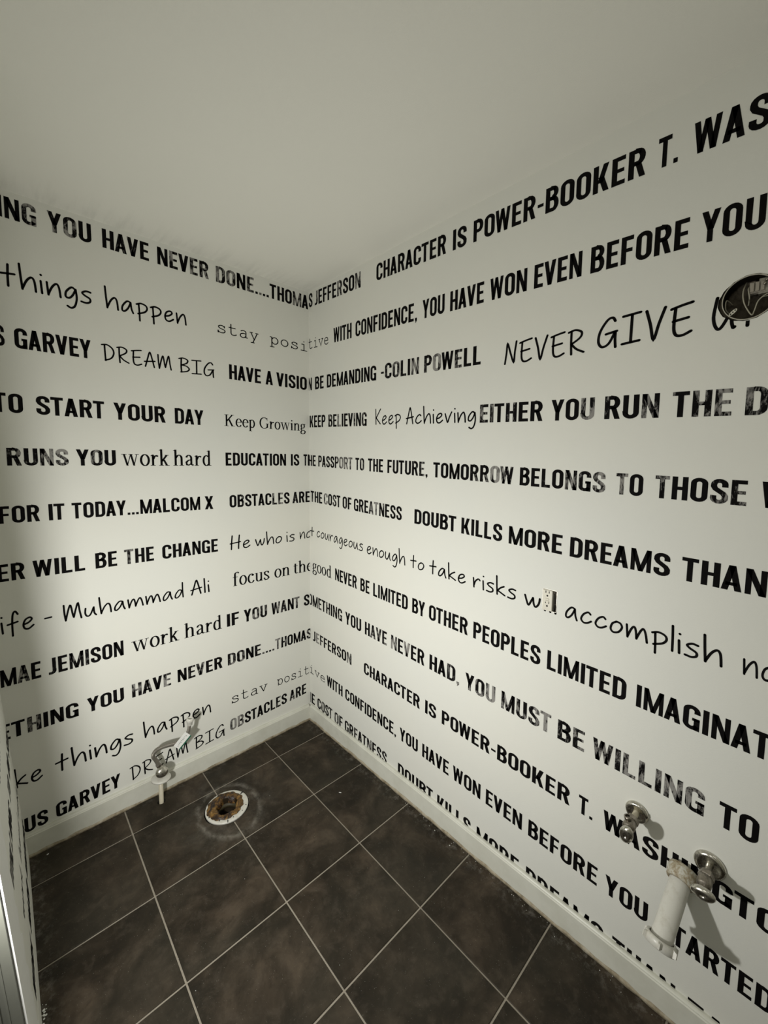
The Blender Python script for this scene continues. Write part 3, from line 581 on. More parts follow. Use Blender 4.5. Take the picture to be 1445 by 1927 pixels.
('R',12,'b','FAILURE',1.8283,1.8624,0.0365,-0.0320,0.0620,0,1)]
# ---------------- room shell ----------------
BT = .016                          # baseboard thickness: the wall faces stand this far behind the baseboard faces
H = 2.44; XL = -1.2614; LEAN = .069
YE = -.93                          # the left wall ends here, at the doorway
def xwall(z): return XL-.001-LEAN*(z-.1)
TP = .3278; X0 = -.2865; Y0 = -.1509; FLC = (-.607, -.279); PIPE = (-.81, -.053)
bm = bmesh.new()
sheet(bm, lambda x, y: (x, y, -.0022), [(-2.7, YE), (XL-.06, YE), (XL-.06, .05), (.05, .05), (.05, -3.2), (-2.7, -3.2)], [circ(*FLC, .0935), circ(*PIPE, .0165, 16)])
for c, r, d, n in ((FLC, .0935, .12, 28), (PIPE, .0165, .08, 16)):
    lathe(bm, [(r, -.0022), (r, -d), (0, -d)], Matrix.Translation((*c, 0)), n)
floor = struct(link('floor', bm, MG), 'brown slate-look tiled floor with thin grey grout lines')
FLD = bpy.data.objects['floor']
# the walls of both holes are dark
FLD.data.materials.append(DARK)
for p in FLD.data.polygons:
    if p.center.z < -.004: p.material_index = 1
def tile_poly(x0, y0, x1, y1):
    """outline of a tile, bitten into by the hole round the toilet flange"""
    rr = .094; cx, cy = FLC; pts = []
    ins = lambda x, y: (x-cx)**2+(y-cy)**2 < rr*rr
    cor = [(x0, y0), (x1, y0), (x1, y1), (x0, y1)]
    for i in range(4):
        a, b = cor[i], cor[(i+1) % 4]
        for k in range(160):
            t = k/160; q = (a[0]+(b[0]-a[0])*t, a[1]+(b[1]-a[1])*t)
            if ins(*q):
                dx, dy = q[0]-cx, q[1]-cy
                if k % 6 and all(ins(a[0]+(b[0]-a[0])*s_, a[1]+(b[1]-a[1])*s_) for s_ in (t-1/160, t+1/160)): continue
                xc, yc = (x0+x1)/2, (y0+y1)/2
                ang0 = math.atan2(dy, dx)
                # push the edge point along the edge normal (into the tile) until it leaves the circle
                nx, ny = (0, 1) if i == 0 else ((-1, 0) if i == 1 else ((0, -1) if i == 2 else (1, 0)))
                B = dx*nx+dy*ny; Cc = dx*dx+dy*dy-rr*rr; s = -B+math.sqrt(max(B*B-Cc, 0)); q = (q[0]+nx*s, q[1]+ny*s)
                pts.append(q)
            else:
                near = [(a[0]+(b[0]-a[0])*s_, a[1]+(b[1]-a[1])*s_) for s_ in (t-1/160, t+1/160)]
                if k == 0 or any(ins(*w) for w in near): pts.append(q)
    return pts
G = .0028
def add_tile(x0, y0, x1, y1, holes=()):
    bm = bmesh.new(); P = tile_poly(x0, y0, x1, y1)
    cx, cy = (x0+x1)/2, (y0+y1)/2; dz = random.uniform(-.0003, .0003)
    loc = [(p[0]-cx, p[1]-cy) for p in P]
    if holes:
        sheet(bm, lambda x, y: (x, y, 0), loc, [[(p[0]-cx, p[1]-cy) for p in h] for h in holes])
        r = bmesh.ops.extrude_face_region(bm, geom=bm.faces[:]); bmesh.ops.translate(bm, vec=(0, 0, -.004), verts=[g for g in r['geom'] if isinstance(g, bmesh.types.BMVert)])
        bmesh.ops.recalc_face_normals(bm, faces=bm.faces)
    else:
        n = len(loc); sh = .0012
        top = [bm.verts.new((x-math.copysign(sh, x), y-math.copysign(sh, y), 0)) for x, y in loc]
        mid = [bm.verts.new((x, y, -.0012)) for x, y in loc]; bot = [bm.verts.new((x, y, -.0045)) for x, y in loc]
        bm.faces.new(top)
        for a, b in ((top, mid), (mid, bot)):
            for i in range(n): bm.faces.new((a[i], b[i], b[(i+1) % n], a[(i+1) % n]))
    o = link('tile', bm, MT, floor); o.location = (cx, cy, .0006+dz); return o
ys = [BT, Y0]+[Y0-TP*k for k in range(1, 10)]+[-3.2]
xs = [BT, X0]+[X0-TP*k for k in range(1, 8)]+[-2.7]
for j in range(len(ys)-1):
    for i in range(len(xs)-1):
        y1, y0 = ys[j]-G, ys[j+1]+G; x1, x0 = xs[i]-G, xs[i+1]+G
        if y0 > YE:
            if x1 < XL: continue
            x0 = max(x0, XL-.01)
        elif y1 > YE and x0 < XL:                # the tiles that meet the end of the wall
            if x1 < XL: y1 = YE-.12
            else: x0 = max(x0, XL-.01)
        hole = [circ(*PIPE, .0165, 16)] if (x0 < PIPE[0] < x1 and y0 < PIPE[1] < y1) else []
        add_tile(x0, y0, x1, y1, hole)
# walls
bm = bmesh.new(); sheet(bm, lambda u, z: (u, BT, z), [(-1.55, -.02), (BT, -.02), (BT, H), (-1.55, H)])
wall_back = struct(link('wall_back', bm, MW), 'off-white wall covered in rows of black lettering, behind the toilet flange')
OUT = (-1.4225, -1.3745, 1.0475, 1.1185)       # hole for the outlet: y0, y1, z0, z1
EB = (-1.834, 1.914)                            # centre of the round electrical box
bm = bmesh.new()
ragged = [(EB[0]+r*math.cos(a), EB[1]+r*math.sin(a)) for k in range(40) for a, r in [(2*PI*k/40, .0508+.0007*math.sin(k*2.3)+.0065*max(0, math.cos(2*PI*k/40+.25))**3)]]
sheet(bm, lambda y, z: (BT, y, z), [(.016, -.02), (-3.2, -.02), (-3.2, H), (.016, H)], [[(OUT[0], OUT[2]), (OUT[1], OUT[2]), (OUT[1], OUT[3]), (OUT[0], OUT[3])], ragged])
wall_right = struct(link('wall_right', bm, MW), 'off-white wall covered in rows of black lettering, with the sink pipes')
bm = bmesh.new()
TH = .13
def lw(y, z, t=0): return (xwall(z)-t, y, z)
v = [bm.verts.new(p) for p in (lw(BT, -.02), lw(YE, -.02), lw(YE, H), lw(BT, H), lw(BT, -.02, TH), lw(YE, -.02, TH), lw(YE, H, TH), lw(BT, H, TH))]
for f in ((0, 1, 2, 3), (1, 5, 6, 2), (4, 7, 6, 5), (0, 3, 7, 4), (3, 2, 6, 7)): bm.faces.new([v[i] for i in f])
wall_left = struct(link('wall_left', bm, MW), 'left wall seen almost edge on, lettering squeezed to grey streaks')
# bare plaster strip where the paper is torn off along the doorway corner
bm = bmesh.new(); n = 90; A = []; Bv = []
for k in range(n+1):
    z = .092+(H-.092)*k/n; e = -.745+.012*math.sin(k*1.9)+random.uniform(-.012, .012)
    A.append(bm.verts.new((xwall(z)+.0016, e, z))); Bv.append(bm.verts.new((xwall(z)+.0016, YE-.0016, z)))
for k in range(n): bm.faces.new((A[k], Bv[k], Bv[k+1], A[k+1]))
r = bmesh.ops.extrude_face_region(bm, geom=bm.faces[:]); bmesh.ops.translate(bm, vec=(-.003, 0, 0), verts=[g for g in r['geom'] if isinstance(g, bmesh.types.BMVert)])
link('bare_corner_strip', bm, WHITE, wall_left)['label'] = 'bare white plaster strip where paper is torn away'
# door frame on the end of the left wall: jamb board, stop and casing bead
jb = bmesh.new(); sl = LEAN
def jbox(bm, a0, a1, y0, y1):
    v = []
    for z in (0, H):
        x = xwall(z)
        v += [bm.verts.new((x-a0, y0, z)), bm.verts.new((x-a1, y0, z)), bm.verts.new((x-a1, y1, z)), bm.verts.new((x-a0, y1, z))]
    for f in ((3, 2, 1, 0), (4, 5, 6, 7), (0, 1, 5, 4), (1, 2, 6, 5), (2, 3, 7, 6), (3, 0, 4, 7)): bm.faces.new([v[i] for i in f])
jbox(jb, .003, TH+.004, YE-.016, YE-.001)
jamb = struct(link('trim_1', jb, JAMB), 'grey-green door jamb at the left edge')
b2 = bmesh.new(); jbox(b2, .030, .070, YE-.030, YE-.016); link('door_stop', b2, JAMB, jamb)
b2 = bmesh.new(); jbox(b2, .019, .0225, YE-.020, YE-.0155); link('bead', b2, JAMB, jamb)
b2 = bmesh.new(); jbox(b2, .078, .125, YE-.021, YE-.016); link('weather_strip', b2, JAMB, jamb)
# ceiling and the unseen rest of the room
bm = bmesh.new(); box(bm, -2.72, -3.22, H, .06, .06, H+.05); struct(link('ceiling', bm, MC), 'plain off-white painted ceiling')
bm = bmesh.new(); box(bm, -2.72, -3.25, -.02, .06, -3.2, H); struct(link('wall_front', bm, MC), 'plain wall behind the photographer')
bm = bmesh.new(); box(bm, -2.75, -3.22, -.02, -2.7, YE-.1, H); struct(link('wall_hall', bm, MC), 'plain hall wall outside the doorway')
bm = bmesh.new(); box(bm, -2.72, YE-.12, -.02, xwall(2.44)-TH+.0, YE-.05, H); struct(link('wall_hall_end', bm, MC), 'plain end wall of the hall')
# baseboards: flat face, eased top, with a yellowed caulk line at the tiles
def board(name, p0, p1, inward, lab, zt=.091):
    bm = bmesh.new(); d = Vector(p1)-Vector(p0); I = Vector(inward)
    prof = [(0, 0), (0, zt-.010), (.0028, zt-.0075), (.0032, zt-.005), (.006, zt-.0015), (.010, zt), (BT+.004, zt), (BT+.004, 0)]
    a = [bm.verts.new(Vector(p0)-I*x+Vector((0, 0, z))) for x, z in prof]; b = [bm.verts.new(Vector(p1)-I*x+Vector((0, 0, z))) for x, z in prof]
    for i in range(len(prof)): j = (i+1) % len(prof); bm.faces.new((a[i], a[j], b[j], b[i]))
    bm.faces.new(a); bm.faces.new(list(reversed(b))); bmesh.ops.recalc_face_normals(bm, faces=bm.faces)
    o = struct(link(name, bm, MB), lab)
    bm = bmesh.new(); n = max(8, int(d.length/.03)); rows = []
    for k in range(n+1):
        q = Vector(p0)+d*k/n; w = .0042+random.uniform(-.0014, .0018); h = .0105+random.uniform(-.003, .004)
        rows.append([bm.verts.new(q+I*0.0004+Vector((0, 0, h))), bm.verts.new(q+I*w*.55+Vector((0, 0, h*.62))), bm.verts.new(q+I*w+Vector((0, 0, .0005))), bm.verts.new(q-I*.002+Vector((0, 0, .0005)))])
    for r0, r1 in zip(rows, rows[1:]):
        for i in range(3): bm.faces.new((r0[i], r1[i], r1[i+1], r0[i+1]))
    c = link('caulk_line', bm, MK, o, True); c['label'] = 'yellowed caulk along the tiles'
    return o
board('baseboard_back', (XL-.003, 0, 0), (.0, 0, 0), (0, -1, 0), 'pale painted baseboard below the lettered back wall')
board('baseboard_right', (0, .0, 0), (0, -3.2, 0), (-1, 0, 0), 'pale painted baseboard running along the right wall')
board('baseboard_left', (XL, 0, 0), (XL, YE, 0), (1, 0, 0), 'short pale baseboard along the left wall', .1)

# ---------------- lettering on the wallpaper ----------------
ink_count = 0
def put_word(wall, row, font, text, u0, u1, z0, slope, cap, wear, fit, parent, rng):
    glyphs, ext = set_word(text, font)
    e = ext[:fit] if fit > 0 else (ext[fit:] if fit < 0 else ext)
    a, b = e[0][0], e[-1][1]; sx = (u1-u0)/(b-a) if abs(u1-u0) > 1e-6 else cap
    bm = bmesh.new(); lay = bm.verts.layers.float.new('wear')
    if wall == 'L': P3 = lambda u, z: (u, BT-.0005, z)
    elif wall == 'R': P3 = lambda u, z: (BT-.0005, -u, z)
    else: P3 = lambda u, z: (xwall(z)+.0006, u, z)
    for polys in glyphs:
        w = 0. if not wear else rng.choice([0., 0., .45, .75, 1.] if wear == 1 else [.8, .9, 1.])
        for poly in polys:
            vs = []
            for x, y in poly:
                u = u0+(x-a)*sx; v = bm.verts.new(P3(u, z0+slope*(u-u0)+y*cap)); v[lay] = w; vs.append(v)
            bm.faces.new(vs)
    def cut(co, no):
        bmesh.ops.bisect_plane(bm, geom=bm.verts[:]+bm.edges[:]+bm.faces[:], plane_co=co, plane_no=no, clear_outer=True)
    if wall == 'L': cut((BT-.0003, 0, 0), (1, 0, 0)); cut((XL-.001, 0, .1), (-1, 0, -LEAN))
    if wall == 'R': cut((0, BT-.0003, 0), (0, 1, 0))
    if wall == 'F': cut((0, BT, 0), (0, 1, 0)); cut((0, -.765, 0), (0, -1, 0))
    cut((0, 0, .0900), (0, 0, -1))
    if row == 11 and font == 'm': cut((0, 0, z0+slope*(u1-u0)*.5-.001), (0, 0, -1))
    if wall == 'R':
        cs = [v.co for v in bm.verts]; y0, y1 = min(c.y for c in cs), max(c.y for c in cs); zz0, zz1 = min(c.z for c in cs), max(c.z for c in cs)
        holes = [(0, EB[0], EB[1]), (1, (OUT[0]+OUT[1])/2, (OUT[2]+OUT[3])/2)]
        for kind, hy_, hz_ in holes:
            ry, rz = (.052, .052) if kind == 0 else ((OUT[1]-OUT[0])/2, (OUT[3]-OUT[2])/2)
            if y1 < hy_-ry or y0 > hy_+ry or zz1 < hz_-rz or zz0 > hz_+rz: continue
            if kind == 0:
                P = [(hy_+ry*math.cos(2*PI*k/20), hz_+rz*math.sin(2*PI*k/20), math.cos(2*PI*k/20), math.sin(2*PI*k/20)) for k in range(20)]
            else: P = [(hy_+ry, hz_, 1, 0), (hy_-ry, hz_, -1, 0), (hy_, hz_+rz, 0, 1), (hy_, hz_-rz, 0, -1)]
            for a_, b_, c_, d_ in P: bmesh.ops.bisect_plane(bm, geom=bm.verts[:]+bm.edges[:]+bm.faces[:], plane_co=(0, a_, b_), plane_no=(0, c_, d_))
            inside = [f for f in bm.faces if all((f.calc_center_median().y-a_)*c_+(f.calc_center_median().z-b_)*d_ < 1e-6 for a_, b_, c_, d_ in P)]
            bmesh.ops.delete(bm, geom=inside, context='FACES')
    if not bm.verts: bm.free(); return
    o = link({'b': 'printed_capitals', 'h': 'printed_script', 's': 'printed_serif_word', 'm': 'printed_typewriter_word'}[font], bm, MI, parent)
    return o
rng = random.Random(11)
for (wall, row, font, text, u0, u1, z0, slope, cap, wear, fit) in WORDS:

    put_word(wall, row, font, text, u0, u1, z0, slope, cap, wear, fit, wall_back if wall == 'L' else wall_right, rng)
for row, text, z, wear, uu in ((9, '-MAE', .69, 1, .18), (10, 'TO DO SOM', .488, 1, 0), (11, 'make', .285, 0, .05), (12, 'MARCUS', .115, 1, 0)):
    # text running on round the corner of the left wall
    y = 0.0
    for wd_ in reversed(text.split(' ')):
        L = len(wd_)*.042; put_word('F', row, 'h' if row == 11 else 'b', wd_, y-L, y, z, 0, .062, 1 if wear else 0, 0, wall_left, rng); y -= L+.045
    for wd_ in ('WILLING', 'BE', 'MUST', 'YOU') if row == 10 else ('HARD', 'WORK'):
        L = len(wd_)*.042; put_word('F', row, 'b' if row != 11 else 'h', wd_ if row != 11 else wd_.lower(), y-L, y, z, 0, .062, 1 if wear else 0, 0, wall_left, rng); y -= L+.045

# ---------------- toilet flange ----------------
fl = thing('toilet_flange', 'round white toilet floor flange crusted with brown rust and wax', 'toilet flange', (*FLC, 0))
bm = bmesh.new(); lathe(bm, [(.050, -.018), (.053, .001), (.060, .0035), (.084, .0045), (.0885, .0035), (.089, .0005), (.089, -.004), (.082, -.006)], n=64)
ring = link('ring', bm, PVC, fl, True)
for k, (a, r, w, l) in enumerate(((250, .083, .0034, .0135), (225, .076, .0032, .0045), (268, .074, .003, .0035), (300, .079, .0028, .0035), (322, .081, .003, .0045), (18, .083, .005, .018), (95, .083, .003, .008), (186, .081, .004, .006), (200, .077, .003, .004), (155, .080, .003, .004))):
    bm = bmesh.new(); lathe(bm, [(0, .0062), (1, .0062), (1, .003)], Matrix.Rotation(math.radians(a), 4, 'Z') @ Matrix.Translation((r, 0, 0)) @ Matrix.Diagonal((l/2, w/2, 1, 1)), 10); link('bolt_slot', bm, DARK, fl)
bm = bmesh.new(); n, m = 72, 14; rg = []
for i in range(n):
    a = 2*PI*i/n; wob = 1+.05*math.sin(3*a+1)+.04*math.sin(7*a)+random.uniform(-.02, .02)
    inner = .041+.004*math.sin(5*a+1)+.003*math.sin(2*a); outer = .0755+.0085*math.cos(a-2.3)+.0022*math.sin(9*a)+.0018*math.sin(17*a)
    row = []
    for k in range(m+1):
        t = k/m; r = inner+(outer-inner)*t; h = .0045+.0085*math.sin(PI*min(1, t*1.0))**.8*wob*(.75+.5*random.random()*.5) if 0 < k else -.02
        row.append(bm.verts.new((r*math.cos(a), r*math.sin(a), h)))
    rg.append(row)
for i in range(n):
    for k in range(m): bm.faces.new((rg[i][k], rg[(i+1) % n][k], rg[(i+1) % n][k+1], rg[i][k+1]))
link('wax_crust', bm, WAX, fl, True)['label'] = 'golden brown crust of old wax and rust'
bm = bmesh.new(); lathe(bm, [(.046, .004), (.0445, -.012), (.044, -.075), (.038, -.085), (0, -.085)], n=40, jit=.015); link('drain_throat', bm, plain('wet_dark_pipe', (.022, .015, .007), .45), fl, True)
bm = bmesh.new(); lathe(bm, [(.0442, -.018), (.037, -.022), (.036, -.034), (.0442, -.036)], Matrix.Translation((.002, -.002, 0)), 36, jit=.02); link('inner_lip', bm, plain('olive_grime', (.040, .032, .012), .6), fl, True)

# ---------------- toilet supply line ----------------
sp = thing('toilet_supply_line', 'cream pipe rising from the floor with chrome stop valve and loose braided hose', 'supply pipe', (*PIPE, 0))
px_, py_ = 0, 0
bm = bmesh.new(); lathe(bm, [(.0092, -.06), (.0092, .128), (0, .128)], n=20); link('pipe', bm, CREAM, sp, True)
bm = bmesh.new(); mt = frame(Vector((.002, -.002, .118)), (.10, .02, 1)); lathe(bm, [(.0095, -.001), (.036, -.001), (.039, -.003), (.0395, -.009), (.0365, -.0095), (.036, -.004), (.0095, -.004)], mt, 40); link('floor_escutcheon', bm, PVC, sp, True)['label'] = 'white plastic ring pushed up the pipe'
bm = bmesh.new(); lathe(bm, [(.012, .122), (.0135, .126), (.0135, .140), (.011, .143), (.0105, .168), (0, .17)], n=6); link('valve_body', bm, DARKM, sp)
bm = bmesh.new(); lathe(bm, [(.006, 0), (.006, .02)], frame(Vector((0, -.004, .155)), (-.05, -1, .25)), 12); link('valve_stem', bm, DARKM, sp, True)
bm = bmesh.new(); lathe(bm, [(0, .012), (.010, .0112), (.0175, .008), (.0205, .002), (.019, -.003), (.012, -.006), (0, -.0065)], frame(Vector((-.001, -.030, .160)), (-.05, -1, .35)) @ Matrix.Scale(1.2, 4), 28, 1.05, .95)
hd = link('valve_handle', bm, CHROME, sp, True); hd['label'] = 'domed chrome handle'
bm = bmesh.new(); lathe(bm, [(.0085, 0), (.0098, .004), (.0098, .012), (.0080, .014), (.0082, .034), (.007, .036)], frame(Vector((-.004, .0, .166)), (-.22, 0, 1)), 8); link('compression_nut', bm, DARKM, sp)
HP = [(-.004, .0, .170), (-.016, -.004, .205), (-.028, -.010, .236), (-.015, -.018, .262), (.020, -.024, .266), (.066, -.028, .259), (.096, -.034, .268), (.112, -.034, .300), (.118, -.033, .330)]
HPc = cr(HP, 8)
bm = bmesh.new(); tube(bm, HPc, .0083, 14, rf=lambda t: .0083-.0006*(t > .86)); hose = link('braided_hose', bm, BRAID, sp, True)
bm = bmesh.new(); mt = frame(Vector((.1175, -.033, .322)), (.10, .02, 1)); lathe(bm, [(.0085, 0), (.0115, .003), (.0120, .016), (.0150, .018), (.0155, .030), (.0125, .033), (.0095, .033), (.0085, .022), (0, .022)], mt, 20)
link('hose_nut', bm, PVC, hose, True)['label'] = 'white plastic nut on the free end of the hose'
# paper tag folded round the hose
ta, tb = Vector((.060, -.040, .245)), Vector((.108, -.046, .292)); ax = (tb-ta).normalized(); nn = Vector((0, -1, .35)).normalized(); up = nn.cross(ax).normalized()
if up.z < 0: up = -up
def ribbon3(bm, o0, o1, w0, w1, off):
    A = [o0+up*w0+nn*off, o1+up*w0+nn*off, o1+up*w1+nn*off, o0+up*w1+nn*off]; Bq = [q-nn*.0008 for q in A]
    va = [bm.verts.new(q) for q in A]; vb = [bm.verts.new(q) for q in Bq]; bm.faces.new(va); bm.faces.new(list(reversed(vb)))
    for i in range(4): bm.faces.new((va[i], vb[i], vb[(i+1) % 4], va[(i+1) % 4]))
bm = bmesh.new(); ribbon3(bm, ta, tb, -.0105, .0185, .0); tag_ = link('paper_tag', bm, PAPER, hose); tag_['label'] = 'white paper tag with green lower edge and faint grey print'
bm = bmesh.new(); ribbon3(bm, ta, tb, -.0165, -.0105, .0002); link('green_band', bm, GREEN, tag_)
bm = bmesh.new()
for k in range(9):
    s = ta+ax*(.006+.0062*k); w = random.uniform(.001, .006)-.002; ribbon3(bm, s, s+ax*.0026, w, w+random.uniform(.004, .008), .0006)
link('tag_print', bm, plain('grey_print', (.30, .32, .30), .6), tag_)

# ---------------- wall stop valves of the missing sink ----------------
def stop_valve(name, label, loc, ang, escr, mat_dark, la):
    t = thing(name, label, 'valve', loc)
    X = lambda x, dy=0, dz=0: frame(Vector((x, dy, dz)), (-1, 0.02, -.02))
    B_ = X(-.030) @ Matrix.Diagonal((1.32, 1.32, 1.22, 1)) @ Matrix.Translation((0, 0, -.030))
    bm = bmesh.new(); lathe(bm, [(escr, .0), (escr+.0004, .0035), (escr*.97, .006), (escr*.86, .0095), (escr*.72, .0105), (escr*.64, .0088), (escr*.45, .0078), (escr*.36, .0076), (.0080, .0074)], X(.0), 48); link('escutcheon', bm, CHROME, t, True)['label'] = 'round chrome wall plate'
    bm = bmesh.new(); lathe(bm, [(.0078, 0), (.0078, .05)], X(0), 20); link('stub_pipe', bm, CREAM if la else GALV, t, True)
    bm = bmesh.new(); lathe(bm, [(.0060, .036), (.0125, .037), (.0130, .048), (.0105, .050)], B_, 6); link('compression_nut', bm, mat_dark, t)
    bm = bmesh.new(); lathe(bm, [(.0095, .048), (.0115, .051), (.0118, .066), (.009, .071), (.0060, .072), (.0060, .086)], B_, 24)
    lathe(bm, [(.0075, 0), (.0075, .018), (.0092, .019), (.0092, .027), (.006, .027)], frame(Vector((-.066, 0, -.002)), (0, *la_dir(ang))), 12)
    link('valve_body', bm, mat_dark, t, True)
    hx = .100
    bm = bmesh.new(); R = X(-hx, -.002, -.002) @ Matrix.Rotation(math.radians(ang), 4, 'Z')
    lathe(bm, [(0, -.0085), (.006, -.0085), (.0120, -.0065), (.0175, -.002), (.0182, .001), (.0165, .0045), (.011, .0072), (.004, .0084), (.0035, .0074), (0, .0074)], R @ Matrix.Scale(1.12, 4), 36, 1.24, .82)
    link('handle', bm, CHROME, t, True)['label'] = 'oval chrome handle'
    return t
def la_dir(ang): return (.1, -.99) if ang < 50 else (.25, .97)
stop_valve('stop_valve', 'small chrome stop valve on round wall plate, farther from the camera', (BT, -1.682, .536), 78, .0295, DARKM, 1)
stop_valve('stop_valve', 'chrome stop valve right beside the white drain pipe', (BT, -1.850, .503), 10, .0335, DARKM, 0)

# ---------------- drain pipe ----------------
T0 = Vector((.0, -1.797, .437)); T1 = Vector((-.140, -1.785, .352)); dr = thing('drain_pipe', 'thick white plastic drain pipe slanting down out of the wall', 'pipe', T0); D = T1-T0; Ld = D.length
loc = lambda v: Vector(v)-T0
bm = bmesh.new(); lathe(bm, [(.0235, -.012), (.0235, Ld-.004), (.0215, Ld), (.0195, Ld-.002), (.0195, Ld-.03), (0, Ld-.03)], frame(Vector((0, 0, 0)), D), 40); link('tube', bm, PVC, dr, True)
bm = bmesh.new(); lathe(bm, [(.020, -.020), (.031, -.019), (.0335, -.014), (.0335, .004), (.0318, .006), (.0318, .015), (.0295, .018), (.0240, .018), (.0240, .012)], frame(Vector((.001, 0, .002)), D), 40, jit=.006); link('wall_collar', bm, RUSTP, dr, True)['label'] = 'collar stained brown at the wall'
bm = bmesh.new(); lathe(bm, [(.0225, 0), (.0225, .03)], frame(Vector((.018, 0, .004)), (-1, 0, -.1)), 28); link('wall_stub', bm, PVC, dr, True)
A = Vector((-.50, .05, -.80)).normalized(); c = T1-T0+A*-.004
mt = frame(c, A)
bm = bmesh.new(); lathe(bm, [(.0262, -.010), (.0262, .006), (.0300, .010), (.0335, .010), (.0335, -.006), (.0305, -.011), (.0262, -.010)], mt, 44)
nut = link('slip_nut', bm, PVC, dr, True); nut['label'] = 'loose ribbed slip nut on the lower end'
for k in range(6):
    bm = bmesh.new(); m2 = mt @ Matrix.Rotation(2*PI*k/6+.35, 4, 'Z'); s = .0030
    vs = [bm.verts.new(m2 @ Vector(q)) for q in ((.032, -s, -.008), (.0405, -s*.6, -.005), (.0405, s*.6, -.005), (.032, s, -.008), (.032, -s, .009), (.0405, -s*.6, .006), (.0405, s*.6, .006), (.032, s, .009))]
    for f in ((3, 2, 1, 0), (4, 5, 6, 7), (0, 1, 5, 4), (1, 2, 6, 5), (2, 3, 7, 6), (3, 0, 4, 7)): bm.faces.new([vs[i] for i in f])
    link('lug', bm, PVC, nut)

# ---------------- outlet without its cover plate ----------------
oy = (OUT[0]+OUT[1])/2; oz = (OUT[2]+OUT[3])/2
ol = thing('power_outlet', 'ivory double power outlet with reset buttons and no cover plate', 'outlet', (BT, oy, oz))
bm = bmesh.new(); hy, hz = (OUT[1]-OUT[0])/2, (OUT[3]-OUT[2])/2
for a0, b0, a1, b1 in ((-hy, -hz, -hy+.0012, hz), (hy-.0012, -hz, hy, hz), (-hy, -hz, hy, -hz+.0012), (-hy, hz-.0012, hy, hz)): box(bm, 0, a0, b0, .045, a1, b1)
box(bm, .044, -hy, -hz, .046, hy, hz); link('wall_box', bm, GALV, ol)
bm = bmesh.new(); box(bm, .004, -.0085, -.0352, .043, .0233, .0345); link('device_body', bm, DARKM, ol)
bm = bmesh.new(); box(bm, -.0045, -.0105, -.0345, .010, .0215, .0338); bmesh.ops.bevel(bm, geom=bm.edges[:], offset=.0012, segments=2, affect='EDGES'); face = link('faceplate', bm, IVORY, ol)
fy = .0055
for dz in (.0215, -.0125):
    for dy in (-.0055, .0055):
        bm = bmesh.new(); box(bm, -.0049, fy+dy-.0012, dz+.002, -.0040, fy+dy+.0012, dz+.0095); link('slot', bm, DARK, face)
    bm = bmesh.new(); lathe(bm, [(0, .0006), (.0030, .0006), (.0030, 0)], frame(Vector((-.0044, fy, dz-.0065)), (-1, 0, 0)), 14); link('ground_hole', bm, DARK, face)
for dz in (.0035, -.0035):
    bm = bmesh.new(); box(bm, -.0062, fy-.006, dz-.0026, -.004, fy+.006, dz+.0026); bmesh.ops.bevel(bm, geom=bm.edges[:], offset=.0005, segments=1, affect='EDGES'); link('reset_button', bm, IVORY, face)
bm = bmesh.new(); tube(bm, cr([(-.002, -.015, .028), (-.001, -.019, .0), (-.002, -.016, -.030)], 5), .0012, 6); link('wire', bm, DARK, ol)

# ---------------- round electrical box ----------------
eb = thing('electrical_box', 'open round electrical box with loose wires high on the right wall', 'electrical box', (BT, EB[0], EB[1]))
bm = bmesh.new(); lathe(bm, [(.0500, .0005), (.0485, .0008), (.0482, -.002), (.0482, -.038), (.044, -.040), (0, -.040), (0, -.041), (.062, -.041), (.062, -.003), (.0495, -.003)], frame(Vector((0, 0, 0)), (-1, 0, 0)), 48); link('box_shell', bm, chrome_mat('dark_box_steel', (.055, .047, .036), .4), eb, True)
bm = bmesh.new(); lathe(bm, [(.0478, .0005), (.0478, .0022), (.0498, .0022), (.0498, .0005)], frame(Vector((0, 0, 0)), (-1, 0, 0)), 48); link('rim', bm, plain('pale_rim', (.42, .40, .32), .4), eb, True)
bm = bmesh.new(); m3 = frame(Vector((-.001, .0275, -.027)), (-1, 0, 0)) @ Matrix.Rotation(.75, 4, 'Z')
lathe(bm, [(0, .0012), (1, .0012), (1, -.0008)], m3 @ Matrix.Diagonal((.0095, .0036, 1, 1)), 18)
tabo = link('mounting_tab', bm, plain('bright_tab', (.62, .60, .50), .35), eb)
for s in (-.0055, 0, .0055):
    bm = bmesh.new(); lathe(bm, [(0, .0016), (.0016, .0016), (.0016, .001)], m3 @ Matrix.Translation((s, 0, 0)), 10); link('screw_hole', bm, DARK, tabo)
WY = plain('pale_wire', (.36, .34, .26), .5)
for P in ([(.030, .010, .044), (.004, .012, .020), (.000, .011, .000), (.002, .006, -.018), (.002, -.006, -.040), (.006, -.010, -.030), (.004, -.016, -.010), (.006, -.030, .002), (.012, -.036, .000), (.030, -.020, .004)],
          [(.034, .002, .036), (.008, .004, .022), (.010, .001, .002), (.030, .004, -.010)], [(.034, .034, .000), (.010, .0425, .006), (.008, .0425, -.016), (.028, .034, -.026)]):
    bm = bmesh.new(); tube(bm, cr(P, 8), .0013, 8); link('wire', bm, WY, eb, True)
bm = bmesh.new(); box(bm, .008, -.026, .010, .022, .002, .034)
for k in range(3): box(bm, .003, -.024+.009*k, .012, .009, -.018+.009*k, .031)
link('terminal_block', bm, plain('grey_block', (.30, .27, .22), .5), eb)
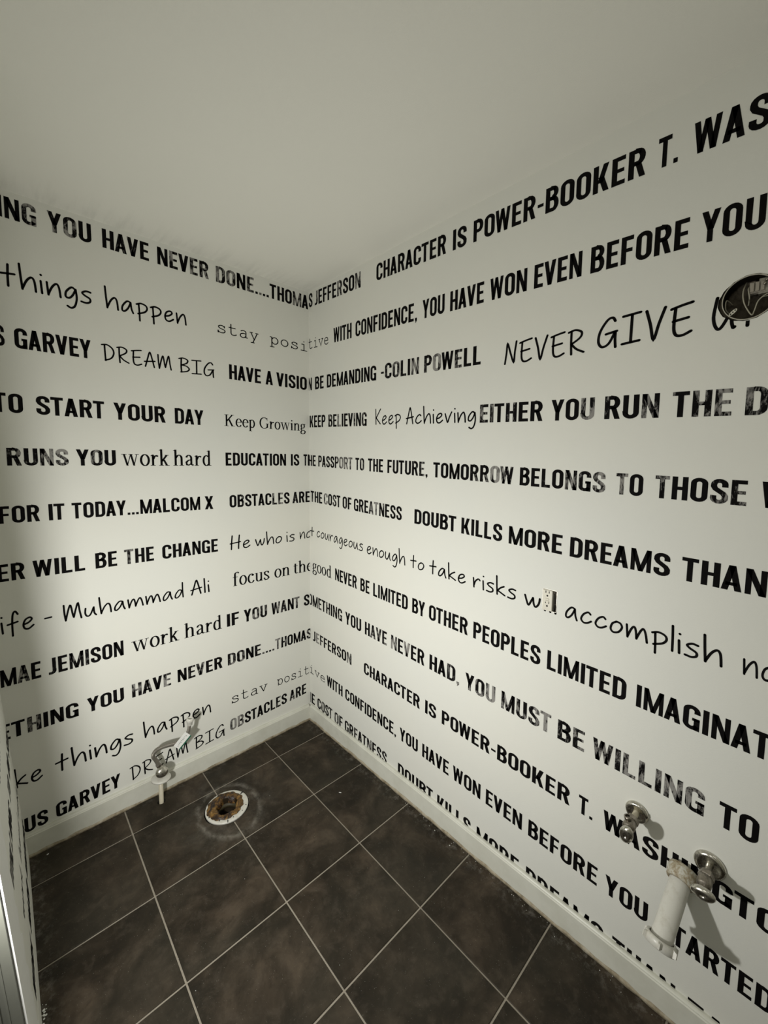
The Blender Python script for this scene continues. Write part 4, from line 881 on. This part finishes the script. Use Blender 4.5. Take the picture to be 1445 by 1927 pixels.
for yy, zz in ((-.028, .033), (-.025, .025)):
    bm = bmesh.new(); lathe(bm, [(0, .003), (.003, .0025), (.0034, 0)], frame(Vector((.002, yy, zz)), (-1, 0, 0)), 12); link('screw', bm, DARKM, eb, True)
bm = bmesh.new(); box(bm, .010, -.034, .006, .024, -.014, .040); link('bracket', bm, GALV, eb)

# ---------------- bits on the floor ----------------
def flake(label, x, y, l, w, a, z=.0011, name='paint_flake', mat=None, group=None):
    bm = bmesh.new(); n = 7; P = [(l/2*math.cos(2*PI*k/n)*random.uniform(.8, 1.1), w/2*math.sin(2*PI*k/n)*random.uniform(.8, 1.1)) for k in range(n)]
    v = [bm.verts.new((p[0], p[1], .0009+random.uniform(0, .0006))) for p in P]; b = [bm.verts.new((p[0], p[1], 0)) for p in P]
    bm.faces.new(v); bm.faces.new(list(reversed(b)))
    for i in range(n): bm.faces.new((v[i], b[i], b[(i+1) % n], v[(i+1) % n]))
    o = link(name, bm, mat or WHITE); o.location = (x, y, z); o.rotation_euler.z = a; o['label'] = label; o['category'] = 'debris'
    if group: o['group'] = group
flake('thin white sliver lying alone in the middle of a floor tile', -.194, -.555, .013, .0024, 2.2)
flake('small white paint flake near the back left corner of the floor', -1.202, -.03, .008, .005, .4)
flake('white paint flake by the right baseboard, farther from the camera', -.023, -.977, .004, .003, 1)
flake('white paint flake by the right baseboard, nearer to the camera', -.031, -1.061, .005, .003, 2)
bm = bmesh.new()
for k in range(70):
    if k < 40: x, y, s = -.006-abs(random.gauss(0, .014)), random.uniform(-.75, -1.9), random.uniform(.0006, .0016)
    elif k < 60: x, y, s = random.gauss(-1.2505, .003), random.gauss(-.625, .022), random.uniform(.001, .004)
    else: x, y, s = random.uniform(-1.0, -.1), random.uniform(-.3, -1.5), random.uniform(.0005, .001)
    lathe(bm, [(0, .0011), (1, .0008), (1, 0)], Matrix.Translation((x, y, .0011)) @ Matrix.Rotation(random.uniform(0, 3), 4, 'Z') @ Matrix.Diagonal((s, s*random.uniform(.4, 1.), 1, 1)), 6)
o = link('plaster_crumbs', bm, WHITE); o['kind'] = 'stuff'; o['label'] = 'tiny white plaster crumbs scattered along the edges of the tiles'; o['category'] = 'debris'
